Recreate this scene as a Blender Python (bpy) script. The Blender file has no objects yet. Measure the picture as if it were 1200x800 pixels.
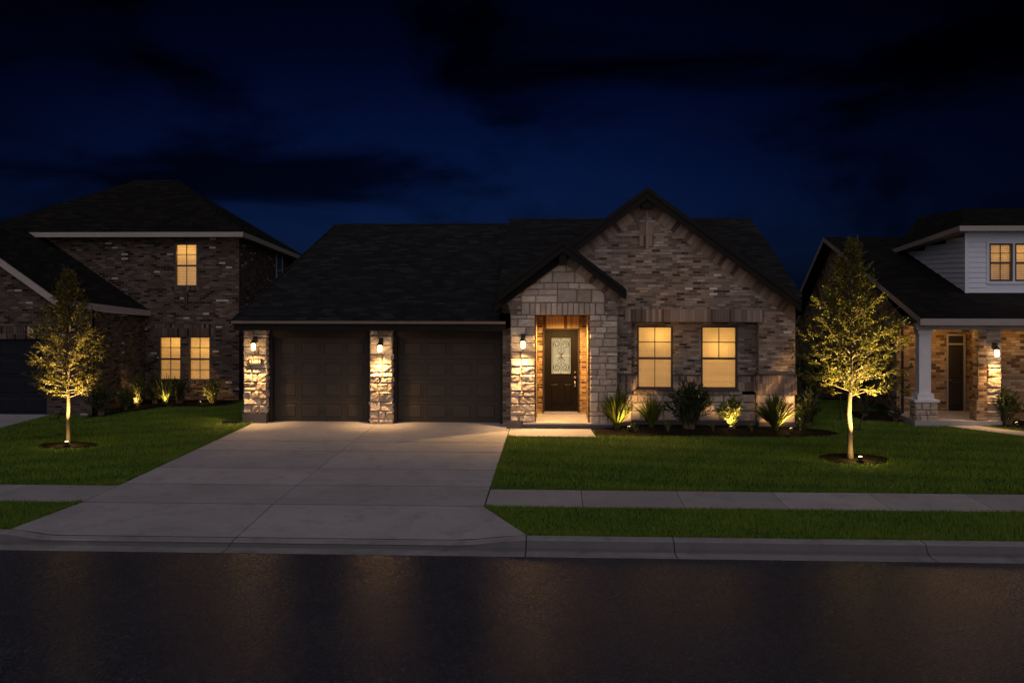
import bpy, math, random
import numpy as np
from mathutils import Vector, noise as mnoise
R = math.radians
random.seed(11)
sc = bpy.context.scene
col = sc.collection

# ------------------------------------------------------------------ mesh helper
class MB:
    """collects polygons (with uv in metres) and links them as ONE mesh object"""
    def __init__(s):
        s.v = []; s.f = []; s.uv = []; s.rnd = []
    def face(s, pts, uv=None, rnd=0.5):
        i = len(s.v); s.v += [tuple(p) for p in pts]
        s.f.append(tuple(range(i, i + len(pts)))); s.uv.append(uv); s.rnd.append(rnd)
    def box(s, x0, x1, y0, y1, z0, z1, rnd=0.5):
        a = [(x0,y0,z0),(x1,y0,z0),(x1,y1,z0),(x0,y1,z0),(x0,y0,z1),(x1,y0,z1),(x1,y1,z1),(x0,y1,z1)]
        for q in ((0,3,2,1),(4,5,6,7),(0,1,5,4),(2,3,7,6),(1,2,6,5),(3,0,4,7)):
            s.face([a[k] for k in q], None, rnd)
        return s
    def prism(s, pts, y0, y1):
        """polygon in XZ (counter-clockwise seen from the street), extruded from y0 (front) to y1"""
        n = len(pts)
        s.face([(x, y0, z) for x, z in pts]); s.face([(x, y1, z) for x, z in reversed(pts)])
        for i in range(n):
            a, b = pts[i], pts[(i+1) % n]
            s.face([(a[0],y0,a[1]),(a[0],y1,a[1]),(b[0],y1,b[1]),(b[0],y0,b[1])])
        return s
    def slab(s, pts, th):
        """roof plane: polygon counter-clockwise seen from above, with thickness straight down"""
        lo = [(x, y, z - th) for x, y, z in pts]; n = len(pts)
        s.face(pts); s.face(lo[::-1])
        for i in range(n):
            j = (i+1) % n
            s.face([lo[i], lo[j], pts[j], pts[i]])
        return s
    def frustum(s, x0, x1, z0, z1, y0, y1, ins):
        """raised panel on a front face: base at y0, inset top at y1"""
        a = [(x0,y0,z0),(x1,y0,z0),(x1,y0,z1),(x0,y0,z1)]
        b = [(x0+ins,y1,z0+ins),(x1-ins,y1,z0+ins),(x1-ins,y1,z1-ins),(x0+ins,y1,z1-ins)]
        s.face(b)
        for i in range(4):
            j = (i+1) % 4; s.face([a[i], a[j], b[j], b[i]])
        return s
    def tube(s, pts, rad, n=6, cap=True):
        pts = [Vector(p) for p in pts]
        rad = rad if isinstance(rad, (list, tuple)) else [rad]*len(pts)
        rings = []; prev = None
        for i, p in enumerate(pts):
            d = (pts[min(i+1, len(pts)-1)] - pts[max(i-1, 0)])
            d = d.normalized() if d.length > 1e-9 else Vector((0,0,1))
            if prev is None:
                a = d.orthogonal().normalized()
            else:
                a = (prev - d*prev.dot(d)); a = a.normalized() if a.length > 1e-6 else d.orthogonal().normalized()
            prev = a; b = d.cross(a)
            rings.append([p + (a*math.cos(2*math.pi*k/n) + b*math.sin(2*math.pi*k/n))*rad[i] for k in range(n)])
        base = len(s.v)
        for r in rings: s.v += [tuple(q) for q in r]
        for i in range(len(rings)-1):
            for k in range(n):
                k2 = (k+1) % n
                s.f.append((base+i*n+k, base+i*n+k2, base+(i+1)*n+k2, base+(i+1)*n+k)); s.uv.append(None); s.rnd.append(.5)
        if cap:
            s.f.append(tuple(base+k for k in range(n))[::-1]); s.uv.append(None); s.rnd.append(.5)
            s.f.append(tuple(base+(len(rings)-1)*n+k for k in range(n))); s.uv.append(None); s.rnd.append(.5)
        return s
    def build(s, name, mat, parent=None, loc=None, smooth=False, bevel=0):
        off = Vector(loc) if loc is not None else (parent['base_'] if parent is not None else Vector((0,0,0)))
        off = Vector(off)
        me = bpy.data.meshes.new(name)
        me.from_pydata([(x-off.x, y-off.y, z-off.z) for x, y, z in s.v], [], s.f)
        ul = me.uv_layers.new(name='uv'); at = me.attributes.new('rnd', 'FLOAT', 'FACE')
        vs = s.v; data = np.zeros(len(me.loops)*2, dtype=np.float32); k = 0
        for fi, f in enumerate(s.f):
            uv = s.uv[fi]
            if uv is None:
                n = me.polygons[fi].normal
                t = Vector((0,0,1)).cross(n)
                t = t.normalized() if t.length > .02 else Vector((1,0,0))
                b = n.cross(t)
                for vi in f:
                    p = Vector(vs[vi]); data[k] = p.dot(t); data[k+1] = p.dot(b); k += 2
            else:
                for q in uv: data[k] = q[0]; data[k+1] = q[1]; k += 2
        ul.data.foreach_set('uv', data); at.data.foreach_set('value', np.array(s.rnd, dtype=np.float32))
        if smooth: me.polygons.foreach_set('use_smooth', [True]*len(me.polygons))
        me.materials.append(mat)
        o = bpy.data.objects.new(name, me); col.objects.link(o)
        if parent is not None: o.parent = parent
        else: o.location = off
        if bevel:
            m = o.modifiers.new('bevel', 'BEVEL'); m.width = bevel; m.segments = 2; m.limit_method = 'ANGLE'
        return o

def pieces(name, mat, parent, boxes, **kw):
    for b in boxes: MB().box(*b).build(name, mat, parent, **kw)

def thing(name, label, cat, loc, group=None):
    o = bpy.data.objects.new(name, None); col.objects.link(o)
    o.location = loc; o['base_'] = list(loc); o['label'] = label; o['category'] = cat
    o.empty_display_size = .2
    if group: o['group'] = group
    return o
def tag(o, label, cat, group=None):
    o['label'] = label; o['category'] = cat
    if group: o['group'] = group
    return o
def struct(o, kind='structure'):
    o['kind'] = kind; return o

# ------------------------------------------------------------------ materials
class NT:
    def __init__(s, name):
        s.m = bpy.data.materials.new(name); s.m.use_nodes = True
        s.t = s.m.node_tree; s.t.nodes.clear()
        s.out = s.t.nodes.new('ShaderNodeOutputMaterial')
    def n(s, typ, ins=None, **props):
        nd = s.t.nodes.new('ShaderNode' + typ)
        for k, v in props.items(): setattr(nd, k, v)
        for k, v in (ins or {}).items():
            sk = nd.inputs[k]
            if isinstance(v, bpy.types.NodeSocket): s.t.links.new(v, sk)
            else: sk.default_value = v
        return nd
    def math(s, op, a, b=None, c=None):
        ins = {0: a}
        if b is not None: ins[1] = b
        if c is not None: ins[2] = c
        return s.n('Math', ins, operation=op).outputs[0]
    def ramp(s, fac, stops, interp='LINEAR'):
        r = s.n('ValToRGB', {0: fac}); cr = r.color_ramp; cr.interpolation = interp
        while len(cr.elements) < len(stops): cr.elements.new(.5)
        for e, (p, c) in zip(cr.elements, stops):
            e.position = p; e.color = (*c, 1) if len(c) == 3 else c
        return r.outputs[0]
    def mix(s, fac, a, b, blend='MIX'):
        m = s.n('Mix', None, data_type='RGBA', blend_type=blend)
        for idx, v in ((0, fac), (6, a), (7, b)):
            if isinstance(v, bpy.types.NodeSocket): s.t.links.new(v, m.inputs[idx])
            else: m.inputs[idx].default_value = v if idx == 0 else (*v, 1)
        return m.outputs[2]
    def noise(s, vec, scale, detail=3, rough=.55):
        ins = {'Scale': scale, 'Detail': detail, 'Roughness': rough}
        if vec is not None: ins['Vector'] = vec
        return s.n('TexNoise', ins).outputs[0]
    def pos(s): return s.n('NewGeometry').outputs['Position']
    def finish(s, color, rough=.8, bump=None, bstr=.5, bdist=.02, spec=.5, metal=0, **extra):
        p = s.n('BsdfPrincipled', {'Base Color': color if not isinstance(color, tuple) else (*color, 1), 'Roughness': rough,
                                   'Specular IOR Level': spec, 'Metallic': metal, **extra})
        if bump is not None:
            b = s.n('Bump', {'Height': bump, 'Strength': bstr, 'Distance': bdist}); s.t.links.new(b.outputs[0], p.inputs['Normal'])
        s.t.links.new(p.outputs[0], s.out.inputs[0]); return s.m

def plain(name, color, rough=.6, nscale=6, var=.25, bstr=.15, spec=.4, metal=0):
    t = NT(name); p = t.pos()
    n1 = t.noise(p, nscale, 4); n2 = t.noise(p, nscale*9, 3)
    f = t.math('MULTIPLY_ADD', n1, var*1.4, 1 - var*.7)
    c = t.mix(1.0, color, t.n('CombineColor', {0: f, 1: f, 2: f}).outputs[0], 'MULTIPLY')
    return t.finish(c, t.math('MULTIPLY_ADD', n2, .2, rough-.1), n2, bstr, .004, spec, metal)

def brick(name, stops, w=.22, h=.073, mortar=(.25,.205,.172), joint=.011, swap=False, half=True):
    t = NT(name)
    uv = t.n('UVMap').outputs[0]; sp = t.n('SeparateXYZ', {0: uv})
    u, v = (sp.outputs[1], sp.outputs[0]) if swap else (sp.outputs[0], sp.outputs[1])
    wob = t.noise(t.pos(), 1.3, 2)
    vv = t.math('DIVIDE', t.math('ADD', v, t.math('MULTIPLY', wob, .012)), h); row = t.math('FLOOR', vv)
    uu = t.math('DIVIDE', u, w)
    if half: uu = t.math('ADD', uu, t.math('MULTIPLY', t.math('MODULO', t.math('ABSOLUTE', row), 2), .5))
    cl = t.math('FLOOR', uu); fu = t.math('FRACT', uu); fv = t.math('FRACT', vv)
    du = t.math('MULTIPLY', t.math('MINIMUM', fu, t.math('SUBTRACT', 1, fu)), w)
    dv = t.math('MULTIPLY', t.math('MINIMUM', fv, t.math('SUBTRACT', 1, fv)), h)
    d = t.math('MINIMUM', du, dv)
    mask = t.n('MapRange', {0: d, 1: joint*.3, 2: joint*.8, 3: 0, 4: 1}, interpolation_type='SMOOTHSTEP').outputs[0]
    idv = t.n('CombineXYZ', {0: cl, 1: row}).outputs[0]
    wn = t.n('TexWhiteNoise', {'Vector': idv}, noise_dimensions='3D')
    c = t.ramp(wn.outputs['Value'], stops, 'CONSTANT')
    fine = t.noise(t.pos(), 38, 4, .65); big = t.noise(t.pos(), .8, 3)
    g = t.math('ADD', t.math('MULTIPLY_ADD', fine, .9, .45), t.math('MULTIPLY_ADD', big, .5, -.2))
    c = t.mix(1.0, c, t.n('CombineColor', {0: g, 1: g, 2: g}).outputs[0], 'MULTIPLY')
    c = t.mix(mask, mortar, c)
    hh = t.math('ADD', mask, t.math('MULTIPLY', fine, .35))
    hh = t.math('ADD', hh, t.math('MULTIPLY', wn.outputs['Value'], .35))
    return t.finish(c, .88, hh, .9, .012, .25)

def stone_mat(name, stops):
    t = NT(name); a = t.n('Attribute', attribute_name='rnd').outputs['Fac']
    p = t.pos(); n1 = t.noise(p, 7, 5, .6); n2 = t.noise(p, 45, 4, .65)
    c = t.ramp(a, stops)
    g = t.math('ADD', t.math('MULTIPLY_ADD', n1, .8, .35), t.math('MULTIPLY', n2, .5))
    c = t.mix(1.0, c, t.n('CombineColor', {0: g, 1: g, 2: g}).outputs[0], 'MULTIPLY')
    return t.finish(c, .9, n2, .6, .012, .2)

def shingle(name, c0, c1):
    t = NT(name); uv = t.n('UVMap').outputs[0]; sp = t.n('SeparateXYZ', {0: uv})
    vv = t.math('DIVIDE', sp.outputs[1], .145); row = t.math('FLOOR', vv); fv = t.math('FRACT', vv)
    off = t.n('TexWhiteNoise', {'W': row}, noise_dimensions='1D').outputs['Value']
    uu = t.math('ADD', t.math('DIVIDE', sp.outputs[0], .31), t.math('MULTIPLY', off, 5))
    cl = t.math('FLOOR', uu); fu = t.math('FRACT', uu)
    wn = t.n('TexWhiteNoise', {'Vector': t.n('CombineXYZ', {0: cl, 1: row}).outputs[0]}, noise_dimensions='3D').outputs['Value']
    c = t.ramp(wn, [(0, c0), (.45, tuple((a+b)/2 for a, b in zip(c0, c1))), (.8, c1), (1, tuple(k*1.5 for k in c1))])
    gr = t.noise(t.pos(), 60, 3, .7); g = t.math('MULTIPLY_ADD', gr, 1.0, .5)
    c = t.mix(1.0, c, t.n('CombineColor', {0: g, 1: g, 2: g}).outputs[0], 'MULTIPLY')
    hgt = t.math('ADD', t.math('MULTIPLY', t.math('SUBTRACT', 1, fv), 1.0), t.math('MULTIPLY', wn, .5))
    hgt = t.math('ADD', hgt, t.math('MULTIPLY', gr, .3))
    return t.finish(c, .9, hgt, 1.0, .016, .1)

def concrete(name, c0, c1, rough=.75, vary=.24):
    t = NT(name); p = t.pos(); a = t.n('Attribute', attribute_name='rnd').outputs['Fac']
    n1 = t.noise(p, .7, 5, .6); n2 = t.noise(p, 5, 5, .65); n3 = t.noise(p, 90, 3, .7)
    st = t.n('MapRange', {0: t.noise(p, 2.2, 6, .7), 1: .52, 2: .7, 3: 0, 4: .5}).outputs[0]
    f = t.math('ADD', t.math('MULTIPLY', n1, .7), t.math('MULTIPLY', n2, .35))
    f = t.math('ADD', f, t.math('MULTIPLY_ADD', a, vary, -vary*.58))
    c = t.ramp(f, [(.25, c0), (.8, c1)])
    c = t.mix(st, c, tuple(k*.6 for k in c0))
    sw = t.n('Vector' + 'Math', {0: p, 1: (3, 160, 3)}, operation='MULTIPLY').outputs[0]
    br = t.noise(sw, 1.0, 2)
    c = t.mix(.18, c, t.n('CombineColor', {0: n3, 1: n3, 2: n3}).outputs[0], 'OVERLAY')
    return t.finish(c, t.math('MULTIPLY_ADD', n2, .25, rough-.12), t.math('ADD', t.math('MULTIPLY', n3, .7), t.math('MULTIPLY', br, .5)), .45, .006, .35)

def asphalt(name):
    t = NT(name); p = t.pos()
    vo = t.n('TexVoronoi', {'Vector': p, 'Scale': 68.0}); cell = t.n('SeparateColor', {0: vo.outputs['Color']})
    n1 = t.noise(p, .5, 5, .6); n2 = t.noise(p, 130, 3, .7); n3 = t.noise(p, 6, 4, .6)
    spk = t.n('MapRange', {0: cell.outputs[0], 1: .8, 2: 1, 3: 0, 4: 1}).outputs[0]
    c = t.ramp(t.math('ADD', t.math('MULTIPLY', n1, .6), t.math('MULTIPLY', n3, .4)), [(.3, (.020,.023,.037)), (.7, (.032,.035,.052))])
    c = t.mix(t.math('MULTIPLY', spk, .6), c, (.20,.20,.215))
    hgt = t.math('ADD', t.math('MULTIPLY', vo.outputs['Distance'], -1.1), t.math('MULTIPLY', n2, .7))
    ro = t.math('MULTIPLY_ADD', cell.outputs[1], .20, .15)
    ro = t.math('ADD', ro, t.math('MULTIPLY_ADD', n1, .3, -.12))
    return t.finish(c, ro, hgt, .5, .003, .13)

def leaf_mat(name, stops, trans=.35, rough=.5, up=False):
    t = NT(name); a = t.n('Attribute', attribute_name='rnd').outputs['Fac']
    c = t.ramp(a, stops)
    d = t.n('BsdfPrincipled', {'Base Color': c, 'Roughness': rough, 'Specular IOR Level': .35})
    tr = t.n('BsdfTranslucent', {'Color': c})
    if up:   # blades of a lawn shade as the turf they make up
        nn = t.n('VectorMath', {0: t.n('NewGeometry').outputs['Normal'], 'Scale': .35}, operation='SCALE').outputs[0]
        nv = t.n('VectorMath', {0: t.n('VectorMath', {0: nn, 1: (0,0,1)}, operation='ADD').outputs[0]}, operation='NORMALIZE').outputs[0]
        t.t.links.new(nv, d.inputs['Normal'])
    mx = t.n('MixShader', {0: trans, 1: d.outputs[0], 2: tr.outputs[0]})
    t.t.links.new(mx.outputs[0], t.out.inputs[0]); return t.m

def emit(name, color, strength):
    t = NT(name); e = t.n('Emission', {'Color': (*color, 1), 'Strength': strength})
    t.t.links.new(e.outputs[0], t.out.inputs[0]); return t.m

def glow_blind(name, color, strength):
    """a room lamp's light coming through a closed blind: every slat a little different"""
    t = NT(name); a = t.n('Attribute', attribute_name='rnd').outputs['Fac']
    e = t.n('Emission', {'Color': (*color, 1), 'Strength': t.math('MULTIPLY', t.math('MULTIPLY_ADD', a, .5, .75), strength)})
    d = t.n('BsdfDiffuse', {'Color': (.5, .45, .36, 1)})
    tl = t.n('BsdfTranslucent', {'Color': (.5, .44, .27, 1)}); d = t.n('AddShader', {0: d.outputs[0], 1: tl.outputs[0]})
    ad = t.n('AddShader', {0: e.outputs[0], 1: d.outputs[0]})
    t.t.links.new(ad.outputs[0], t.out.inputs[0]); return t.m

def pane_mat(name):
    t = NT(name)
    fr = t.n('Fresnel', {'IOR': 1.5}).outputs[0]
    mx = t.n('MixShader', {0: fr, 1: t.n('BsdfTransparent').outputs[0], 2: t.n('BsdfGlossy', {'Roughness': .03}).outputs[0]})
    t.t.links.new(mx.outputs[0], t.out.inputs[0]); return t.m

BR = [(0,(.06,.047,.04)), (.08,(.145,.108,.083)), (.26,(.225,.175,.137)), (.48,(.29,.23,.182)), (.70,(.345,.282,.228)), (.84,(.165,.124,.097)), (.94,(.42,.36,.30)), (.988,(.64,.59,.52))]
BRS = [(0,(.10,.07,.056)), (.12,(.19,.138,.11)), (.4,(.27,.20,.16)), (.7,(.33,.255,.205)), (.9,(.16,.115,.09))]
BR2 = [(0,(.010,.008,.007)), (.14,(.055,.039,.031)), (.4,(.085,.063,.05)), (.62,(.11,.085,.069)), (.8,(.058,.041,.032)), (.94,(.15,.12,.10)), (.98,(.40,.36,.32))]
BR3 = [(0,(.10,.06,.035)), (.18,(.24,.16,.095)), (.45,(.33,.235,.15)), (.7,(.40,.30,.20)), (.88,(.26,.17,.10))]
M = {}
M['brick'] = brick('brick_blend', BR)
M['soldier'] = brick('soldier_brick', BRS, w=.4, h=.082, swap=True, half=False)
M['rake_brick'] = brick('rake_brick', BRS, w=.6, h=.14, joint=.016, swap=True, half=False)
M['brick_l'] = brick('neighbour_brick', BR2, mortar=(.13,.108,.092))
M['soldier_l'] = brick('neighbour_soldier', BR2, w=.4, h=.082, mortar=(.13,.108,.092), swap=True, half=False)
M['brick_r'] = brick('tan_brick', BR3, w=.25, h=.085, mortar=(.22,.165,.115))
M['brick_tan'] = brick('porch_brick', [(0,(.06,.03,.015)),(.22,(.22,.13,.065)),(.5,(.34,.23,.125)),(.8,(.15,.08,.035))], mortar=(.36,.27,.17))
M['soldier_tan'] = brick('porch_soldier', [(0,(.09,.045,.02)),(.2,(.26,.16,.08)),(.5,(.38,.27,.15)),(.8,(.18,.10,.045))], w=.5, h=.085, mortar=(.2,.14,.08), swap=True, half=False)
M['stone'] = stone_mat('limestone', [(0,(.33,.27,.22)), (.35,(.43,.365,.305)), (.7,(.50,.43,.36)), (1,(.60,.52,.42))])
M['stone_mortar'] = plain('stone_mortar', (.10,.085,.075), .9, 20)
M['stone_r'] = stone_mat('tan_limestone', [(0,(.30,.24,.18)), (.5,(.42,.35,.27)), (1,(.50,.43,.35))])
M['found'] = plain('dark_foundation', (.075,.075,.082), .85, 9)
M['roof'] = shingle('charcoal_shingles', (.010,.0105,.012), (.019,.0195,.021))
M['roof2'] = shingle('brown_black_shingles', (.006,.006,.006), (.011,.0105,.0105))
M['bronze'] = plain('dark_bronze_paint', (.030,.025,.021), .6, 3, .3, .1, .15)
M['fascia'] = plain('bronze_fascia', (.013,.012,.011), .7, 3, .3, .1, .1)
M['gutter'] = plain('gutter_lip', (.16,.115,.085), .4, 4, .3)
M['garage'] = plain('garage_door_paint', (.05,.043,.035), .55, 4, .2, .1, .2)
M['door'] = plain('front_door_paint', (.0055,.004,.0032), .5, 3, .3, .1, .1)
M['winframe'] = plain('bronze_window_frame', (.06,.045,.036), .45, 5)
M['white'] = plain('white_trim', (.62,.62,.66), .55, 3, .2)
M['cream'] = plain('grey_cream_trim', (.30,.27,.25), .6, 3, .25)
M['siding'] = plain('white_siding', (.62,.66,.74), .6, 2, .15)
M['black'] = plain('black_metal', (.02,.018,.016), .4, 8)
M['steel'] = plain('brushed_nickel', (.6,.55,.5), .3, 8, .1, .05, .5, .9)
M['mulch'] = None
M['conc'] = concrete('broom_concrete', (.265,.262,.285), (.41,.40,.43))
M['conc_walk'] = concrete('walk_concrete', (.255,.25,.268), (.39,.38,.405))
M['joint'] = plain('joint_filler', (.045,.04,.038), .9, 15)
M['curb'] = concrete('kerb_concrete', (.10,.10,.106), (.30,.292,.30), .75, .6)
M['asphalt'] = asphalt('asphalt')
M['navy'] = plain('navy_garage_paint', (.008,.011,.017), .6, 3, .25, .1, .15)
M['fence'] = plain('weathered_fence_wood', (.05,.038,.028), .85, 6, .5)
M['bark'] = plain('smooth_bark', (.075,.058,.042), .85, 25, .5, .6)
M['stem'] = plain('shrub_stem', (.12,.085,.05), .85, 25, .4)
M['pane'] = pane_mat('window_glass')
M['blind'] = glow_blind('lit_blind', (1.0,.52,.135), .22)
M['room'] = plain('room_wall', (.55,.45,.33), .8, 4)
M['blind_r'] = glow_blind('lit_blind_dim', (1.0,.50,.14), .12)
M['doorglass'] = emit('lit_door_glass', (1.0,.77,.40), .56)
M['bulb'] = emit('warm_bulb', (1.0,.64,.28), 14)
M['lens'] = emit('uplight_lens', (1.0,.62,.24), 9)
M['dot'] = emit('soffit_dot', (1.0,.75,.45), 6)
M['digits'] = plain('brass_digits', (.62,.48,.30), .4, 8)
M['duskglass'] = plain('painted_dusk_glass', (.05,.11,.17), .15, 2, .1, .0, .6)  # blue dusk reflection painted into the pane's base colour
LG = [(0,(.045,.07,.014)), (.5,(.085,.115,.02)), (1,(.13,.15,.03))]
M['leaf'] = leaf_mat('tree_leaf', [(0,(.055,.065,.012)), (.5,(.12,.12,.02)), (1,(.22,.19,.03))], .4)
M['leaf_l'] = leaf_mat('tree_leaf_olive', [(0,(.08,.075,.014)), (.5,(.13,.11,.02)), (1,(.19,.15,.03))], .4)
M['shrub'] = leaf_mat('shrub_leaf', LG, .25, .4)
M['shrubdark'] = leaf_mat('dark_shrub_leaf', [(0,(.018,.032,.012)), (1,(.045,.065,.02))], .2, .45)
M['grass'] = leaf_mat('grass_blade', [(0,(.052,.125,.007)), (.5,(.122,.235,.012)), (.93,(.22,.31,.02)), (1,(.26,.22,.07))], .12, .6, True)
def soil(name, c0, c1, sc_=14):
    t = NT(name); p = t.pos(); n1 = t.noise(p, sc_, 5, .7); n2 = t.noise(p, sc_*5, 3, .7); n3 = t.noise(p, .6, 3)
    c = t.ramp(t.math('ADD', t.math('MULTIPLY', n1, .7), t.math('MULTIPLY', n3, .3)), [(.3, c0), (.75, c1)])
    return t.finish(c, .95, t.math('ADD', n1, n2), 1, .04, .1)
M['mulch'] = soil('dark_mulch', (.008,.006,.005), (.026,.018,.013), 30)
M['lawnsoil'] = soil('lawn_soil', (.022,.048,.009), (.045,.085,.016), 18)
M['far'] = soil('far_ground', (.012,.02,.008), (.02,.03,.012), 2)

# ------------------------------------------------------------------ stone facing: real chopped blocks
def ashlar(x0, x1, z0, z1, hmin=.13, hmax=.36, wmin=.16, wmax=.62):
    out = []
    def rec(a, b, c, d):
        w, h = b-a, d-c
        if h > hmax or (h > hmin*2 and random.random() < .25):
            k = c + h*random.uniform(.32, .68)
            if k-c >= hmin*.8 and d-k >= hmin*.8:
                rec(a, b, c, k); rec(a, b, k, d); return
        if w > wmax or (w > wmin*2.2 and random.random() < .45):
            k = a + w*random.uniform(.3, .7)
            rec(a, k, c, d); rec(k, b, c, d); return
        out.append((a, b, c, d))
    nb = max(1, round((z1-z0)/.62)); zs = [z0+(z1-z0)*i/nb for i in range(nb+1)]
    for i in range(1, nb): zs[i] += random.uniform(-.1, .1)
    for i in range(nb): rec(x0, x1, zs[i], zs[i+1])
    return out
def stone_face(mb, blocks, y, rough=1.0, clip=None, axis='y', step=.03):
    """each block is a little relief: bevelled, tilted, rock-faced, pointing to -Y (axis y) or +-X"""
    for (a, b, c, d) in blocks:
        g = .007; a, b, c, d = a+g, b-g, c+g, d-g
        nx = max(3, int((b-a)/step)+1); nz = max(3, int((d-c)/step)+1)
        tx, tz = random.uniform(-.025, .025)*rough, random.uniform(-.025, .025)*rough
        base = random.uniform(.022, .04); sx, sy = random.uniform(0, 99), random.uniform(0, 99); rn = random.random()
        ang = random.uniform(-.9, .9); ca, sa = math.cos(ang), math.sin(ang)
        i0 = len(mb.v)
        for j in range(nz+1):
            for i in range(nx+1):
                u, v = i/nx, j/nz; x = a+(b-a)*u; z = c+(d-c)*v
                e = min(u*(b-a), (1-u)*(b-a), v*(d-c), (1-v)*(d-c))
                k = min(1, e/.028); k = math.sqrt(max(0, k*(2-k)))
                p, q = (x*ca+z*sa), (-x*sa+z*ca)
                r = mnoise.noise(Vector((p*5+sx, q*13+sy, 0)))*.022 + mnoise.noise(Vector((x*26+sx, z*26, 3)))*.007
                hgt = max(.001, k*(base + tx*(u-.5)*2 + tz*(v-.5)*2 + r*rough))
                if clip: z = min(z, clip(x))
                mb.v.append((x, y-hgt, z) if axis == 'y' else (y - hgt, x, z) if axis == '-x' else (y + hgt, x, z))
        for j in range(nz):
            for i in range(nx):
                q = i0+j*(nx+1)+i
                mb.f.append((q, q+1, q+nx+2, q+nx+1) if axis != '-x' else (q, q+nx+1, q+nx+2, q+1)); mb.uv.append(None); mb.rnd.append(rn)

def rake_strip(mb, x0, z0, x1, z1, w, y, th=.015):
    """band of bricks standing across the rake; outer edge from (x0,z0) to (x1,z1), hanging w below it"""
    L = math.hypot(x1-x0, z1-z0); dx, dz = (x1-x0)/L, (z1-z0)/L
    nx, nz = (dz, -dx)
    if nz > 0: nx, nz = -nx, -nz
    P = [(x0,z0),(x1,z1),(x1+nx*w, z1+nz*w),(x0+nx*w, z0+nz*w)]
    P[2] = (x1, z1 - w*abs(dx)**-1); P[3] = (x0, z0 - w*abs(dx)**-1)
    U = []
    for (x, z) in P:
        U.append(((x-x0)*dx+(z-z0)*dz, (x-x0)*nx+(z-z0)*nz))
    pts = [(x, y, z) for x, z in P]; bk = [(x, y+th, z) for x, z in P]
    if dx > 0: pts = pts[::-1]; U = U[::-1]; bk = bk[::-1]
    mb.face(pts, U)
    for i in range(4):
        j = (i+1) % 4; mb.face([pts[i], bk[i], bk[j], pts[j]])

# ------------------------------------------------------------------ lamps
def lamp_spot(name, loc, aim, energy, color, size, blend=.6, soft=.02, parent=None):
    l = bpy.data.lights.new(name, 'SPOT'); l.energy = energy; l.color = color; l.spot_size = R(size); l.spot_blend = blend; l.shadow_soft_size = soft
    o = bpy.data.objects.new(name, l); col.objects.link(o); o.location = loc
    o.rotation_euler = (Vector(aim)-Vector(loc)).to_track_quat('-Z', 'Y').to_euler()
    if parent is not None: o.parent = parent; o.location = Vector(loc)-Vector(parent['base_'])
    return o
def lamp_point(name, loc, energy, color, soft=.03, parent=None):
    l = bpy.data.lights.new(name, 'POINT'); l.energy = energy; l.color = color; l.shadow_soft_size = soft
    o = bpy.data.objects.new(name, l); col.objects.link(o); o.location = loc
    if parent is not None: o.parent = parent; o.location = Vector(loc)-Vector(parent['base_'])
    return o
WARM = (1.0, .54, .19); WARMER = (1.0, .54, .17)

def sconce(house, x, y, z, wall_y, label, energy=130):
    """jar lantern on a short goose-neck arm"""
    m = MB()
    m.box(x-.055, x+.055, wall_y-.05, wall_y-.02, z+.12, z+.30)
    m.tube([(x, wall_y-.04, z+.22), (x, wall_y-.09, z+.29), (x, y, z+.29), (x, y, z+.20)], .011, 8)
    m.tube([(x, y, z+.215), (x, y, z+.19), (x, y, z+.13), (x, y, z+.115)], [.02, .045, .085, .088], 14)
    o = m.build('wall_lantern', M['black'], house); o['label'] = label
    g = MB(); g.tube([(x, y, z+.112), (x, y, z+.09), (x, y, z-.05), (x, y, z-.075)], [.04, .055, .055, .045], 14)
    g.build('lamp_glass', M['bulb'], o, loc=house['base_'], smooth=True)
    c = MB(); c.tube([(x, y, z-.076), (x, y, z-.09)], [.05, .05], 12); c.build('rim', M['black'], o, loc=house['base_'])
    lamp_spot('lantern_light', (x, y-.02, z-.10), (x, y+.10, z-2), energy*2.0, WARM, 88, 1.0, .03, house)
    lamp_spot('lantern_spill', (x, y-.03, z-.10), (x, y-.25, z-2), energy*.62, WARM, 142, .6, .03, house)
    lamp_point('lantern_side_light', (x, y-.07, z+.02), energy*.08, WARM, .05, house)

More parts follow.
